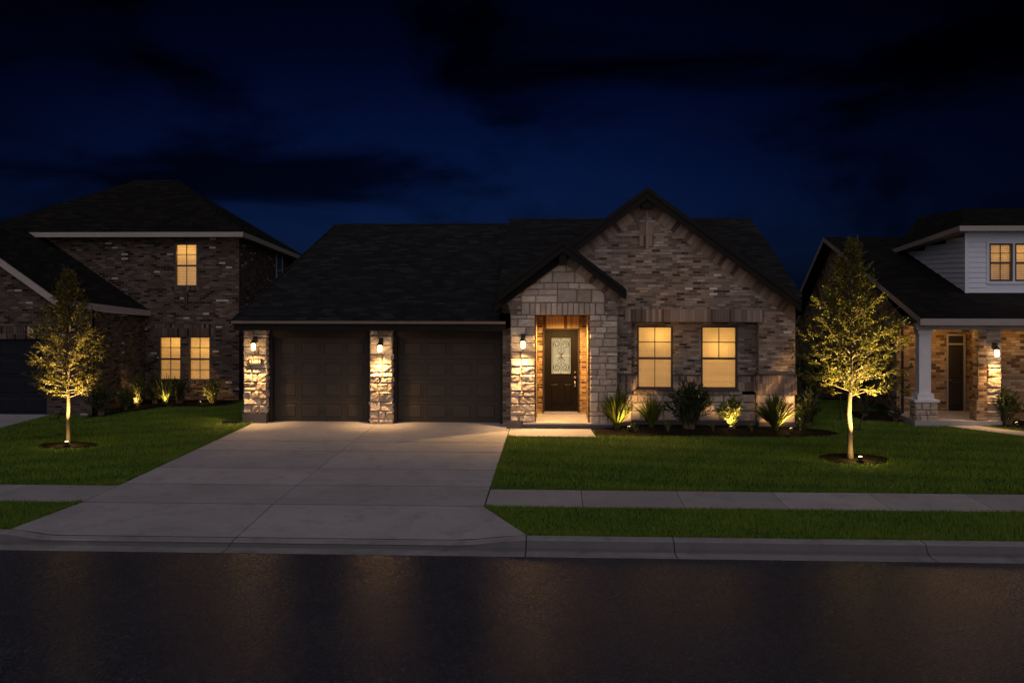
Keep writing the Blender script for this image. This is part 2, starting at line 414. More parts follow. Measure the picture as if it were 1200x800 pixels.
def window(house, x0, x1, z0, z1, y, frame, blind, label=None, lower_bar=False, full_grid=False, lamp=1.0, name='window'):
    """double-hung window facing the street: frame, panes, lit blind"""
    m = MB(); fw = .05; zm = z0+(z1-z0)*.485; xm = (x0+x1)/2
    m.box(x0, x0+fw, y-.03, y+.07, z0, z1); m.box(x1-fw, x1, y-.03, y+.07, z0, z1)
    m.box(x0+fw, x1-fw, y-.028, y+.07, z1-fw, z1); m.box(x0+fw, x1-fw, y-.028, y+.07, z0, z0+fw)
    m.box(x0+fw, x1-fw, y-.02, y+.06, zm-.03, zm+.03)
    zu = (zm+z1)/2
    m.box(xm-.011, xm+.011, y, y+.03, zm+.03, z1-fw); m.box(x0+fw, x1-fw, y+.003, y+.027, zu-.011, zu+.011)
    if lower_bar or full_grid: m.box(xm-.009, xm+.009, y, y+.03, z0+fw, zm-.03)
    if full_grid:
        zl = (zm+z0)/2; m.box(x0+fw, x1-fw, y+.003, y+.027, zl-.009, zl+.009)
    o = m.build(name, frame, house)
    if label: o['label'] = label
    p = MB()
    for a, b in ((z0+fw, zm-.03), (zm+.03, z1-fw)):
        p.face([(x0+fw, y+.04, a), (x1-fw, y+.04, a), (x1-fw, y+.04, b), (x0+fw, y+.04, b)])
    p.build('pane', M['pane'], o, loc=house['base_'])
    s = MB(); n = int((z1-z0)/.052)
    for i in range(n):
        z = z0+(z1-z0)*(i+.5)/n; r = .5+random.uniform(-.35, .35)
        s.face([(x0+.01, y+.085, z-.020), (x1-.01, y+.085, z-.020), (x1-.01, y+.12, z+.021), (x0+.01, y+.12, z+.021)], None, r)
    for k in (.22, .78):
        xx = x0+(x1-x0)*k; s.box(xx-.004, xx+.004, y+.078, y+.082, z0, z1, .1)
    s.build('blind', blind, o, loc=house['base_'])
    b = MB(); xa, xb, ya, yb_, za, zb = x0-.05, x1+.05, y+.13, y+.75, z0-.05, z1+.05
    b.face([(xa,yb_,za),(xb,yb_,za),(xb,yb_,zb),(xa,yb_,zb)])
    for q in ([(xa,ya,za),(xa,yb_,za),(xa,yb_,zb),(xa,ya,zb)], [(xb,ya,za),(xb,yb_,za),(xb,yb_,zb),(xb,ya,zb)], [(xa,ya,za),(xb,ya,za),(xb,yb_,za),(xa,yb_,za)], [(xa,ya,zb),(xb,ya,zb),(xb,yb_,zb),(xa,yb_,zb)]): b.face(q)
    b.build('lit_room', M['room'], o, loc=house['base_'])
    lamp_point('room_lamp', ((x0+x1)/2+random.uniform(-.25,.25)*(x1-x0), y+.5, z0+(z1-z0)*random.uniform(.62,.8)), 7.2*lamp*(x1-x0)*(z1-z0)/1.7, (1.0,.61,.16), .09, house)
    return o

# ================================================================== MAIN HOUSE
H = thing('brick_house', 'single-storey brick and limestone house with two brown garage doors and lit arch-less porch', 'house', (-1.2, 27, 0))
H['label'] = 'single-storey brick and stone house with two garage doors, in the middle'
base = H['base_']
# --- garage wing
def pillar(x0, x1, y0, y1, z0, z1, seed, rough=1.0):
    random.seed(seed)
    b = MB(); b.box(x0+.03, x1-.03, y0+.03, y1, z0, z1)
    o = b.build('stone_pillar', M['stone_mortar'], H)
    s = MB(); stone_face(s, ashlar(x0, x1, z0, z1, .12, .3, .18, .5), y0+.03, rough)
    stone_face(s, ashlar(y0+.03, y1, z0, z1, .12, .3, .2, .5), x1-.03, rough, axis='x')
    stone_face(s, ashlar(y0+.03, y1, z0, z1, .12, .3, .2, .5), x0+.03, rough, axis='-x')
    s.build('stone_block', M['stone'], o, loc=base, smooth=False)
    return o
pillar(-8.78, -8.11, 27.0, 27.9, .27, 2.645, 5, 1.15)
pillar(-5.23, -4.59, 27.0, 27.6, .0, 2.645, 8, 1.15)
pieces('foundation', M['found'], H, ((-8.80,-8.13,26.98,27.9,-.05,.27), (-1.36,-.98,26.30,26.60,-.05,.17), (-.978,1.66,26.36,26.7,-.05,.11),
    (1.662,5.383,26.99,27.15,-.05,.13), (5.385,6.38,26.66,27.2,-.05,.15), (1.662,1.975,26.67,26.985,-.05,.15)))
pieces('brick_wall', M['brick'], H, ((-8.76,-8.6,27.9,39.89,0,2.64), (-8.76,6.3,39.9,40.05,0,2.64), (6.16,6.34,27.2,39.89,0,3.3), (-1.53,-1.30,27.04,27.7,-.02,2.64)))
m = MB()
for x0, x1 in ((-8.11, -5.23), (-4.59, -1.53)):
    m.box(x0, x1, 27.16, 27.30, 2.43, 2.645)
    m.box(x0, x0+.09, 27.2, 27.42, -.02, 2.43); m.box(x1-.09, x1, 27.2, 27.42, -.02, 2.43)
    m.box(x0+.09, x1-.09, 27.24, 27.42, 2.36, 2.43)
m.build('garage_trim', M['bronze'], H)
def garage_door(x0, x1, lab):
    y = 27.42; m = MB(); z0, z1 = .0, 2.36; n = 4
    for r in range(n):
        a = z0+(z1-z0)*r/n; b = z0+(z1-z0)*(r+1)/n
        m.box(x0, x1, y, y+.05, a+.004, b-.004)
        w = (x1-x0-.12)/4
        for c in range(4):
            p0 = x0+.06+w*c+.06; p1 = x0+.06+w*(c+1)-.06
            # moulded frame and raised field
            q0, q1 = a+.095, b-.095
            for (xa, xb, za, zb) in ((p0-.02,p1+.02,q1,q1+.02),(p0-.02,p1+.02,q0-.02,q0),(p0-.02,p0,q0,q1),(p1,p1+.02,q0,q1)):
                m.box(xa, xb, y-.012, y+.001, za, zb)
            m.frustum(p0+.035, p1-.035, q0+.035, q1-.035, y, y-.018, .02)
    m.box(x0, x1, y-.012, y+.04, -.03, .003)
    o = m.build('garage_door', M['garage'], H); o['label'] = lab
    h = MB(); xc = (x0+x1)/2; h.tube([(xc-.07, y-.012, .3), (xc-.06, y-.04, .3), (xc+.06, y-.04, .3), (xc+.07, y-.012, .3)], .009, 6)
    h.build('handle', M['black'], o, loc=base)
garage_door(-8.02, -5.32, 'dark brown panelled garage door on the left')
garage_door(-4.50, -1.62, 'dark brown panelled garage door next to the porch')
m = MB(); m.box(-8.86, -1.42, 26.46, 26.52, 2.61, 2.83); m.box(-8.86, -8.80, 26.52, 40.4, 2.61, 2.83)
m.build('fascia', M['fascia'], H)
m = MB(); m.box(-8.92, -1.42, 26.38, 26.457, 2.80, 2.87); m.build('gutter', M['gutter'], H, bevel=.012)
m = MB(); m.box(-8.80, -1.42, 26.52, 27.3, 2.646, 2.67); m.box(-8.80, -8.6, 27.3, 40, 2.646, 2.67); m.build('soffit', M['bronze'], H)
for x in (-8.86+.0, -8.50):
    d = MB(); d.tube([(x, 26.70, 2.646), (x, 26.70, 2.60)], [.02, .028], 10); d.build('soffit_light', M['dot'], H)
m = MB(); e0 = 2.86
m.slab([(-8.92,26.42,e0), (-1.60,26.42,e0), (-1.60,33.5,5.88), (-7.67,33.5,5.88)], .06)
m.slab([(-8.92,40.5,e0), (-8.92,26.42,e0), (-7.67,33.5,5.88)], .06)
m.slab([(-1.60,40.5,e0), (-8.92,40.5,e0), (-7.67,33.5,5.88), (-1.60,33.5,5.88)], .06)
m.tube([(-7.70,33.5,5.885), (-1.6,33.5,5.885)], .05, 6); m.tube([(-8.92,26.42,e0), (-7.67,33.5,5.885)], .04, 6)
hr = 6.07
m.slab([(-1.68,27.0,3.60), (6.62,27.0,3.60), (6.62,34,hr), (-1.68,34,hr)], .08)
m.slab([(6.62,41,3.6), (-1.68,41,3.6), (-1.68,34,hr), (6.62,34,hr)], .08)
m.tube([(-1.7,34,hr+.005), (6.63,34,hr+.005)], .05, 6)
# big front gable roof
gc, gz, gs = 2.37, 6.43, .737
def zt(x): return gz-gs*abs(x-gc)
L0, R0 = -1.69, 6.43
m.slab([(gc,26.36,gz), (gc,40,gz), (L0,40,zt(L0)), (L0,26.36,zt(L0))], .09)
m.slab([(gc,40,gz), (gc,26.36,gz), (R0,26.36,zt(R0)), (R0,40,zt(R0))], .09)
# porch gable roof
pc, pz, ps = .12, 5.0, .77
def zp(x): return pz-ps*abs(x-pc)
L1, R1 = -1.60, 1.79
m.slab([(pc,26.05,pz), (pc,31,pz), (L1,31,zp(L1)), (L1,26.05,zp(L1))], .08)
m.slab([(pc,31,pz), (pc,26.05,pz), (R1,26.05,zp(R1)), (R1,31,zp(R1))], .08)
m.build('roof', M['roof'], H)
m = MB(); m.prism([(-1.62,3.4), (-1.62,3.55), (-1.62,3.62), (-1.62,3.4)][:3], 33, 33.1)
m = MB()
m.face([(-1.62,27.1,2.9), (-1.62,34,3.4), (-1.62,40.9,2.9), (-1.62,40.9,3.55), (-1.62,34,5.98), (-1.62,27.1,3.55)])
m.face([(6.5,27.1,2.9), (6.5,27.1,3.55), (6.5,34,5.98), (6.5,40.9,3.55), (6.5,40.9,2.9)])
m.prism([(L0+.1,3.3),(R0-.1,3.3),(gc,6.3)], 39.8, 39.9)
m.build('gable_end', M['bronze'], H)
m = MB()
def rake(m, c, z, s, x1, y0, y1, drop):
    zz = z-s*abs(x1-c)
    P = [(c, z-drop), (x1, zz-drop), (x1, zz), (c, z)]
    if x1 < c: P = P[::-1]
    m.prism(P, y0, y1)
for x1 in (L0, R0):
    rake(m, gc, gz+.005, gs, x1, 26.30, 26.355, .30); rake(m, gc, gz+.035, gs, x1, 26.27, 26.30, .13)
for x1 in (L1, R1):
    rake(m, pc, pz+.005, ps, x1, 25.99, 26.045, .27); rake(m, pc, pz+.035, ps, x1, 25.96, 25.99, .12)
m.prism([(gc-.16,gz-.52),(gc+.16,gz-.52),(gc+.16,gz-.2),(gc-.16,gz-.2)], 26.36, 26.68)
m.prism([(pc-.10,pz-.62),(pc+.10,pz-.62),(pc+.10,pz-.2),(pc-.10,pz-.2)], 26.05, 26.36)
m.box(R0-.03, R0+.0, 26.36, 40, zt(R0)-.3, zt(R0)-.1)
# soffits under both gables
for c, z, s, xs, ya, yb, dr in ((gc,gz,gs,(L0,R0),26.355,26.69,.24), (pc,pz,ps,(L1,R1),26.045,26.41,.22)):
    for x1 in xs:
        P = [(c, ya, z-dr), (c, yb, z-dr), (x1, yb, z-s*abs(x1-c)-dr), (x1, ya, z-s*abs(x1-c)-dr)]
        m.face(P if x1 > c else P[::-1])
m.build('gable_fascia', M['fascia'], H)

# --- brick gable wall
yw = 26.70
def zw(x): return zt(x)-.10
m = MB()
m.prism([(1.6,2.852),(6.36,2.852),(6.36,zw(6.36)),(gc,zw(gc)),(-1.55,zw(-1.55)),(-1.55,3.12),(1.6,3.12)], yw, yw+.30)
m.box(5.39, 6.36, yw, yw+.5, 1.46, 2.852); m.box(1.6, 1.98, yw, yw+.30, 1.46, 2.852)
# recessed window wall
yr = 27.05; W1, W2 = (2.16, 3.14), (3.90, 4.89)
m.box(1.7, 5.39, yr, yr+.12, 2.73, 2.852)
for a, b in ((1.7, W1[0]), (W1[1], W2[0]), (W2[1], 5.5)): m.box(a, b, yr, yr+.12, 1.37, 2.73)
m.build('brick_wall', M['brick'], H)
pieces('soldier_course', M['soldier'], H, [(1.80,5.52,yw-.02,yw+.1,2.856,3.25)]+
    [(a, b, yr-.012, yr+.1, .955, 1.366) for a, b in ((1.7, W1[0]-.003), (W1[1]+.003, W2[0]-.003), (W2[1]+.003, 5.39))]+
    [(5.36,6.40,yw-.035,yw+.5,.915,1.415), (1.62,2.0,yw-.035,yw+.3,.915,1.415)])
pieces('window_sill', M['soldier'], H, ((2.06,3.24,yr-.07,yr+.1,.865,.951), (3.80,5.0,yr-.07,yr+.1,.865,.951)))
m = MB(); m.box(2.19, 2.34, yw-.05, yw+.05, 4.90, 5.50); m.box(2.43, 2.57, yw-.05, yw+.05, 4.90, 5.50); m.box(2.34, 2.43, yw-.025, yw+.05, 4.82, 5.86)
m.build('brick_ornament', M['soldier'], H)
pieces('ledge', M['winframe'], H, [(a-.04, b+.04, yr-.085, yr+.1, .953, .998) for a, b in (W1, W2)]+
    [(5.35,6.41,yw-.055,yw+.5,1.417,1.458), (1.62,2.01,yw-.055,yw+.3,1.417,1.458), (1.75,W1[0]-.045,yr-.03,yr+.1,1.368,1.41), (W1[1]+.003,W2[0]-.003,yr-.03,yr+.1,1.368,1.41), (W2[1]+.003,5.35,yr-.03,yr+.1,1.368,1.41)])
for c, zf_, xe, w, y in ((gc, zt, 6.36, .42, yw-.018), (gc, zt, -1.0, .42, yw-.018), (pc, zp, 1.62, .34, 26.355), (pc, zp, -1.38, .34, 26.355)):
    m = MB(); rake_strip(m, c, zf_(c)-.1, xe, zf_(xe)-.1, w, y); m.build('rake_course', M['rake_brick'], H)
# window wall stone
random.seed(21)
for box, fs in (((1.7,5.39,yr+.02,yr+.14,.1,.862), ((1.7,5.39,.13,.862,.16,.3,.3,.8,yr+.02,.5,'y'),)),
                ((5.41,6.34,yw+.02,yw+.5,.1,.912), ((5.39,6.36,.15,.912,.14,.28,.25,.6,yw+.02,.6,'y'), (yw+.02,yw+.36,.15,.912,.14,.28,.2,.5,5.41,.6,'-x'))),
                ((1.6,1.97,yw+.02,yw+.3,.1,.912), ((1.6,1.98,.15,.912,.14,.28,.2,.5,yw+.02,.6,'y'),))):
    ob = MB().box(*box).build('stone_wall', M['stone_mortar'], H); s = MB()
    for q in fs: stone_face(s, ashlar(*q[:8]), q[8], q[9], axis=q[10])
    s.build('stone_block', M['stone'], ob, loc=base)
# windows
window(H, W1[0], W1[1], 1.0, 2.73, yr+.06, M['winframe'], M['blind'], 'lit window with closed blind nearer the porch', True)
window(H, W2[0], W2[1], 1.0, 2.73, yr+.06, M['winframe'], M['blind'], 'lit window with closed blind at the right')

# --- entrance porch of stone
yp = 26.40
m = MB()
m.box(-1.27, -.65, yp+.03, 28.3, .02, 3.04); m.box(.86, 1.57, yp+.03, 28.3, .02, 3.04)
m.prism([(-1.27,3.045),(1.57,3.045),(1.57,3.55),(pc,zp(pc)-.1),(-1.27,3.55)], yp+.03, 26.69)
ob = m.build('stone_wall', M['stone_mortar'], H)
s = MB()
random.seed(31); stone_face(s, ashlar(-1.29, -.63, .17, 3.04, .12, .28, .2, .5), yp+.03, 1.1)
random.seed(33); stone_face(s, ashlar(.84, 1.59, .12, 3.04, .12, .3, .2, .5), yp+.03, .75)
random.seed(36); cl = lambda x: max(3.05, zp(x)-.40)
bl = [b for b in ashlar(-1.0, 1.25, 3.37, 4.5, .17, .36, .25, .7) if min(cl(b[0]), cl(b[1])) > b[2]+.02 or max(cl(b[0]), cl(b[1]), cl((b[0]+b[1])/2)) > b[2]+.03]
stone_face(s, bl, yp+.03, .35, cl)
stone_face(s, ashlar(-1.0, -.77, 3.04, 3.37, .15, .4, .2, .5)+ashlar(1.0, 1.25, 3.04, 3.37, .15, .4, .2, .5), yp+.03, .4)
stone_face(s, [(-.77+.147*i, -.77+.147*(i+1), 3.04, 3.37) for i in range(12)], yp+.022, .25)
s.build('stone_block', M['stone'], ob, loc=base)
for side in (0, 1):
    m = MB()
    for i, z in enumerate(np.arange(3.04, 3.66, .075)):
        g = .016*i
        if side: m.box(1.253, 1.59+g*.8, yp-.012-.003*i, yp+.25, z, z+.075)
        else: m.box(-1.29-g, -1.003, yp-.012-.003*i, yp+.25, z, z+.075)
    m.build('brick_corbel', M['brick'], H)
# porch interior
m = MB(); yb = 28.2
m.box(-.648, -.60, 26.5, yb, .13, 3.04); m.box(.80, .858, 26.5, yb, .13, 3.04)
m.box(-.60, -.44, yb, yb+.12, .13, 3.04); m.box(.60, .80, yb, yb+.12, .13, 3.04)
m.build('porch_brick', M['brick_tan'], H)
m = MB(); m.box(-.44, .60, yb, yb+.12, 2.60, 3.04); m.build('porch_lintel', M['soldier_tan'], H)
m = MB(); m.box(-.648, .858, 26.5, yb+.12, 3.041, 3.10); m.box(-.64, .85, 26.435, 26.5, 3.02, 3.041); m.build('porch_ceiling', M['bronze'], H)
d = MB(); d.tube([(.11, 26.75, 3.041), (.11, 26.75, 3.012)], [.045, .04], 14); d.build('porch_downlight', M['bulb'], H)
m = MB(); m.box(-.95, 1.58, 26.33, yb+.1, .112, .155); m.build('porch_slab', M['conc_walk'], H, bevel=.01)
# front door
m = MB(); y = yb+.02
m.box(-.44, -.40, y-.06, y+.1, .155, 2.60); m.box(.56, .60, y-.06, y+.1, .155, 2.60); m.box(-.40, .56, y-.06, y+.1, 2.56, 2.60)
m.build('door_frame', M['bronze'], H)
gx0, gx1, gz0, gz1 = -.19, .35, 1.30, 2.32
m = MB()
m.box(-.395, gx0, y, y+.05, .22, 2.555); m.box(gx1, .555, y, y+.05, .22, 2.555); m.box(gx0, gx1, y, y+.05, gz1, 2.555); m.box(gx0, gx1, y, y+.05, .22, gz0)
for (a, b, c, e) in ((gx0-.025,gx0,gz0-.025,gz1+.025),(gx1,gx1+.025,gz0-.025,gz1+.025),(gx0,gx1,gz1,gz1+.025),(gx0,gx1,gz0-.025,gz0)):
    m.box(a, b, y-.014, y+.002, c, e)
for (a, b) in ((-.24, .04), (.14, .42)):
    for (xa, xb, za, zb) in ((a,b,1.03,1.05),(a,b,.42,.44),(a,a+.02,.44,1.03),(b-.02,b,.44,1.03)): m.box(xa, xb, y-.012, y+.001, za, zb)
    m.frustum(a+.04, b-.04, .47, 1.0, y, y-.016, .02)
D = m.build('front_door', M['door'], H)
m = MB(); m.box(gx0, gx1, y+.022, y+.03, gz0, gz1); m.build('glass_insert', M['doorglass'], D, loc=base)
m = MB()
def spiral(cx, cz, r0, turns, ph, sgn, n=26):
    return [(cx+sgn*math.cos(ph+turns*2*math.pi*i/n)*r0*(1-.8*i/n), y+.012, cz+math.sin(ph+turns*2*math.pi*i/n)*r0*(1-.8*i/n)) for i in range(n+1)]
xc = (gx0+gx1)/2; zc = (gz0+gz1)/2; tr = .0105
m.tube([(gx0, y+.012, zc), (gx1, y+.012, zc)], tr, 5); m.tube([(xc, y+.012, gz0), (xc, y+.012, gz1)], tr*.8, 5)
for sx in (-1, 1):
    for sz in (-1, 1):
        cx = xc+sx*.12; cz = zc+sz*.34
        m.tube([(p[0], p[1], cz+sz*(p[2]-cz)) for p in spiral(cx, cz, .105, 1.5, -.6, sx)], tr, 5)
        m.tube([(xc+sx*.02, y+.012, zc+sz*.03), (xc+sx*.10, y+.012, zc+sz*.13), (xc+sx*.05, y+.012, zc+sz*.22), (xc+sx*.2, y+.012, zc+sz*.26)], tr*.8, 5)
    m.tube([(gx0+.035 if sx < 0 else gx1-.035, y+.012, gz0+.03), (gx0+.035 if sx < 0 else gx1-.035, y+.012, gz1-.03)], tr*.8, 5)
for zz in (gz0+.03, gz1-.03): m.tube([(gx0+.035, y+.012, zz), (gx1-.035, y+.012, zz)], tr*.8, 5)
for k in range(6):
    a = k*math.pi/3; m.tube([(xc, y+.010, zc), (xc+math.cos(a)*.09, y+.010, zc+math.sin(a)*.11)], tr*.8, 5)
m.build('iron_scroll', M['black'], D, loc=base)
for zz, r, nm in ((1.35, .027, 'deadbolt'), (1.20, .034, 'keyhole_plate'), (1.08, .018, 'handle'), (.95, .024, 'handle_base')):
    m = MB(); m.tube([(.48, y, zz), (.48, y-.05, zz), (.48, y-.06, zz)], [r*.8, r, r*.7], 10)
    if nm == 'handle': m.tube([(.48, y-.05, 1.08), (.48, y-.07, 1.04), (.48, y-.05, .96)], .009, 6)
    m.build(nm, M['steel'], D, loc=base)
m = MB(); m.box(-.46, .62, y-.14, y+.06, .155, .19); m.box(-.395, .555, y-.05, y+.04, .19, .22); m.build('threshold', M['steel'], H)
# lights of the main house
sconce(H, -8.43, 26.79, 2.12, 27.0, 'lantern on the left garage pillar')
sconce(H, -4.90, 26.79, 2.08, 27.0, 'lantern on the pillar between the garage doors')
sconce(H, -.94, 26.18, 2.24, 26.40, 'lantern beside the front door')
lamp_spot('porch_light', (.11, 26.95, 2.98), (.11, 27.25, 0), 900, WARMER, 150, .6, .05, H)

# ================================================================== LEFT HOUSE
A = thing('brick_house', 'two-storey dark brick house with hip roof behind the left lawn', 'house', (-14, 32, 0))
ab = A['base_']
m = MB()
wins = ((-13.25,-12.48,.66,2.13), (-12.25,-11.5,.66,2.13), (-12.71,-11.94,3.77,5.21))
yl = 32.0
m.box(-18.5, -13.25, yl, yl+.15, 0, 5.5); m.box(-11.5, -10.55, yl, yl+.15, 0, 5.5)
m.box(-13.25, -11.5, yl, yl+.15, 0, .66); m.box(-12.48, -12.25, yl, yl+.15, .66, 2.13)
m.box(-13.25, -11.5, yl, yl+.15, 2.13+.4, 3.77); m.box(-13.25, -12.71, yl, yl+.15, 3.77, 5.5); m.box(-11.94, -11.5, yl, yl+.15, 3.77, 5.5); m.box(-12.71, -11.94, yl, yl+.15, 5.21, 5.5)
m.face([(-10.54,yl+.15,0),(-10.54,40,0),(-10.54,40,4.70),(-10.54,yl+.15,5.42)]); m.face([(-10.60,39.9,0),(-24,39.9,0),(-24,39.9,4.6),(-10.60,39.9,4.6)])
# garage wing
yg = 28.3
m.box(-15.08, -13.72, yg, yg+.15, 0, 2.6); m.box(-20, -13.72, yg, yg+.15, 2.62, 3.05)
m.prism([(-20,3.05),(-13.72,3.05),(-13.72,3.1),(-14.45,3.2),(-17.6,5.42),(-20,5.42)], yg, yg+.15)
m.face([(-13.72,yg,0),(-13.72,yl,0),(-13.72,yl,2.75),(-13.72,yg,3.1)])
m.build('brick_wall', M['brick_l'], A)
pieces('soldier_course', M['soldier_l'], A, ((-13.4,-11.35,yl-.02,yl+.15,2.133,2.527), (-20,-15.0,yg-.02,yg+.1,2.25,2.615), (-12.40,-12.26,yl-.03,yl+.05,3.2,3.655)))
pieces('window_sill', M['soldier_l'], A, ((-13.4,-11.35,yl-.03,yl+.1,.56,.657), (-12.78,-11.87,yl-.03,yl+.1,3.66,3.767)))
m = MB(); x0, x1 = -19.6, -15.08
for r in range(4):
    a, b = r*.56, (r+1)*.56
    m.box(x0, x1, yg+.1, yg+.16, a+.005, b-.005)
    for c in range(6):
        p0 = x0+.08+c*.74; m.frustum(p0, p0+.62, a+.08, b-.08, yg+.1, yg+.085, .03)
m.build('garage_door', M['navy'], A)
for (a, b, c, d), lb in zip(wins, ('lit lower window on the left', 'lit lower window on the right', 'lit upstairs window')):
    window(A, a, b, c, d, yl+.03, M['winframe'], M['blind'], lb, full_grid=(c < 2), lower_bar=True)
# side window
m = MB(); m.box(-10.56, -10.50, 36.2, 36.26, 3.75, 5.0); m.box(-10.56, -10.50, 37.0, 37.06, 3.75, 5.0); m.box(-10.56, -10.50, 36.26, 37.0, 4.94, 5.0); m.box(-10.56, -10.50, 36.26, 37.0, 3.75, 3.81); m.box(-10.55, -10.505, 36.26, 37.0, 4.33, 4.38)
w = m.build('window', M['cream'], A); w['label'] = 'unlit side window reflecting the blue dusk'
m = MB(); m.box(-10.56, -10.53, 36.26, 37.0, 3.81, 4.94); m.build('pane', M['duskglass'], w, loc=ab)
# roofs
m = MB(); ze = 5.56
rl, rr = (-16.36,37,7.78), (-14.55,37,7.78)
fl, frr, br, bl_ = (-19.7,31.55,ze), (-10.25,31.55,ze), (-10.2,40.4,4.80), (-19.7,42,ze)
m.slab([fl, frr, rr, rl], .06); m.face([frr, br, rr]); m.slab([br, bl_, rl, rr], .05); m.face([bl_, fl, rl])
m.tube([rl, rr], .06, 6); m.tube([frr, rr], .05, 6)
# garage roof: one plane falling to the right, its eave running back to the house wall
m.slab([(-17.6,28.0,5.50), (-14.62,28.0,3.45), (-13.55,32.0,2.98), (-17.6,32.0,5.72)], .10)
m.slab([(-20.6,28.0,3.4), (-17.6,28.0,5.50), (-17.6,32.0,5.72), (-20.6,32.0,3.4)], .10)
m.build('roof', M['roof2'], A)
m = MB()
m.box(-19.7, -10.25, 31.50, 31.56, 5.40, 5.56)
m.face([(-10.23,31.5,5.40), (-10.18,40.4,4.64), (-10.18,40.4,4.80), (-10.23,31.5,5.56)])
m.face([(-10.25,31.5,5.41), (-10.6,31.9,5.41), (-10.6,40.2,4.66), (-10.2,40.4,4.65)])
m.box(-19.6, -10.3, 31.56, 32.0, 5.41, 5.43)
m.prism([(-17.6,5.30),(-14.60,3.22),(-14.60,3.44),(-17.6,5.52)], 27.93, 27.99)
P = [(-14.60,27.95,3.22), (-13.52,32.0,2.80), (-13.52,32.0,2.98), (-14.60,27.95,3.44)]; m.face(P)
m.face([(-14.60,27.95,3.23), (-13.8,28.4,3.06), (-13.72,32.0,2.80), (-13.52,32.0,2.81)])
m.build('fascia', M['cream'], A)

# ================================================================== RIGHT HOUSE
B = thing('brick_house', 'tan brick house with white dormer and column porch beyond the right lawn', 'house', (12, 29, 0))
bb = B['base_']
zf, zrR, yR = 2.93, 5.59, 37.0
m = MB()
yb2 = 29.5
m.box(10.3, 11.45, yb2, yb2+.15, 0, 2.75); m.box(11.94, 12.3, yb2, yb2+.15, 0, 2.75); m.box(11.45, 11.94, yb2, yb2+.15, 2.42, 2.75)
m.box(12.1, 17, 28.3, 28.45, 0, 2.75); m.box(12.1, 12.25, 28.45, yb2, 0, 2.75)
m.box(10.3, 10.45, yb2+.15, 44, 0, 2.75)
m.face([(10.3,yb2,2.75), (10.3,44,2.75), (10.3,41.7,2.9), (10.3,37,5.45)][::1])
m.build('brick_wall', M['brick_r'], B)
pieces('pilaster', M['brick_r'], B, ((9.9,10.28,yb2-.25,yb2-.003,.12,2.7), (11.48,11.70,27.42,27.8,.702,2.62)))
pieces('pilaster_base', M['brick_r'], B, ((11.42,11.71,27.38,27.84,.02,.70),))
random.seed(44)
m = MB(); m.box(11.74, 12.08, 27.45, 28.3, .02, 2.62); ob = m.build('stone_pillar', M['stone_mortar'], B)
s = MB(); stone_face(s, ashlar(11.71, 12.11, .02, 2.62, .14, .3, .2, .6), 27.45, 1.1); stone_face(s, ashlar(27.45, 28.3, .02, 2.62, .14, .3, .2, .6), 11.74, 1, axis='-x'); s.build('stone_block', M['stone_r'], ob, loc=bb)
m = MB(); m.box(9.81, 10.35, 27.40, 27.9, .02, .64); ob = m.build('column_base', M['stone_mortar'], B)
s = MB(); stone_face(s, ashlar(9.78, 10.38, .02, .64, .13, .28, .15, .3), 27.40, .7); stone_face(s, ashlar(27.4, 27.9, .02, .64, .14, .3, .2, .6), 9.81, .7, axis='-x'); s.build('stone_block', M['stone_r'], ob, loc=bb)
m = MB(); m.box(9.74, 10.42, 27.34, 27.94, .64, .70)
m.box(9.86, 10.30, 27.44, 27.84, .70, .86); m.box(9.92, 10.24, 27.50, 27.80, .86, 2.50); m.box(9.88, 10.28, 27.46, 27.82, 2.50, 2.62)
m.build('porch_column', M['white'], B, bevel=.012)
m = MB(); m.box(9.8, 17, 27.38, 27.60, 2.622, 2.80); m.box(9.8, 17, 27.60, 30, 2.70, 2.72); m.build('porch_beam', M['cream'], B)
m = MB(); m.box(9.75, 12.09, 27.35, yb2, -.02, .14); m.build('porch_slab', M['conc_walk'], B)
# door with transom
m = MB()
m.box(11.42, 11.47, yb2-.05, yb2+.1, .14, 2.40); m.box(11.92, 11.97, yb2-.05, yb2+.1, .14, 2.40); m.box(11.47, 11.92, yb2-.05, yb2+.1, 2.35, 2.40); m.box(11.47, 11.92, yb2-.05, yb2+.1, 2.08, 2.13)
m.build('door_frame', M['cream'], B)
m = MB(); m.box(11.47, 11.92, yb2, yb2+.05, .16, 2.08); m.frustum(11.54, 11.85, 1.1, 1.98, yb2, yb2-.015, .03); m.frustum(11.54, 11.85, .28, 1.0, yb2, yb2-.015, .03)
o = m.build('front_door', M['bronze'], B); h = MB(); h.tube([(11.53,yb2,1.05),(11.53,yb2-.06,1.05)], .025, 8); h.build('handle', M['steel'], o, loc=bb)
m = MB(); m.box(11.47, 11.92, yb2+.02, yb2+.04, 2.13, 2.35); m.build('transom', M['bronze'], B)
m = MB(); m.tube([(9.95,28.9,2.7),(9.95,28.9,.1)], .04, 8); m.build('downspout', M['bronze'], B)
# roof
m = MB()
m.slab([(9.86,27.15,zf), (19,27.15,zf), (19,yR,zrR), (9.86,yR,zrR)], .1); m.slab([(19,42.2,2.6), (9.86,42.2,2.6), (9.86,yR,zrR), (19,yR,zrR)], .1)
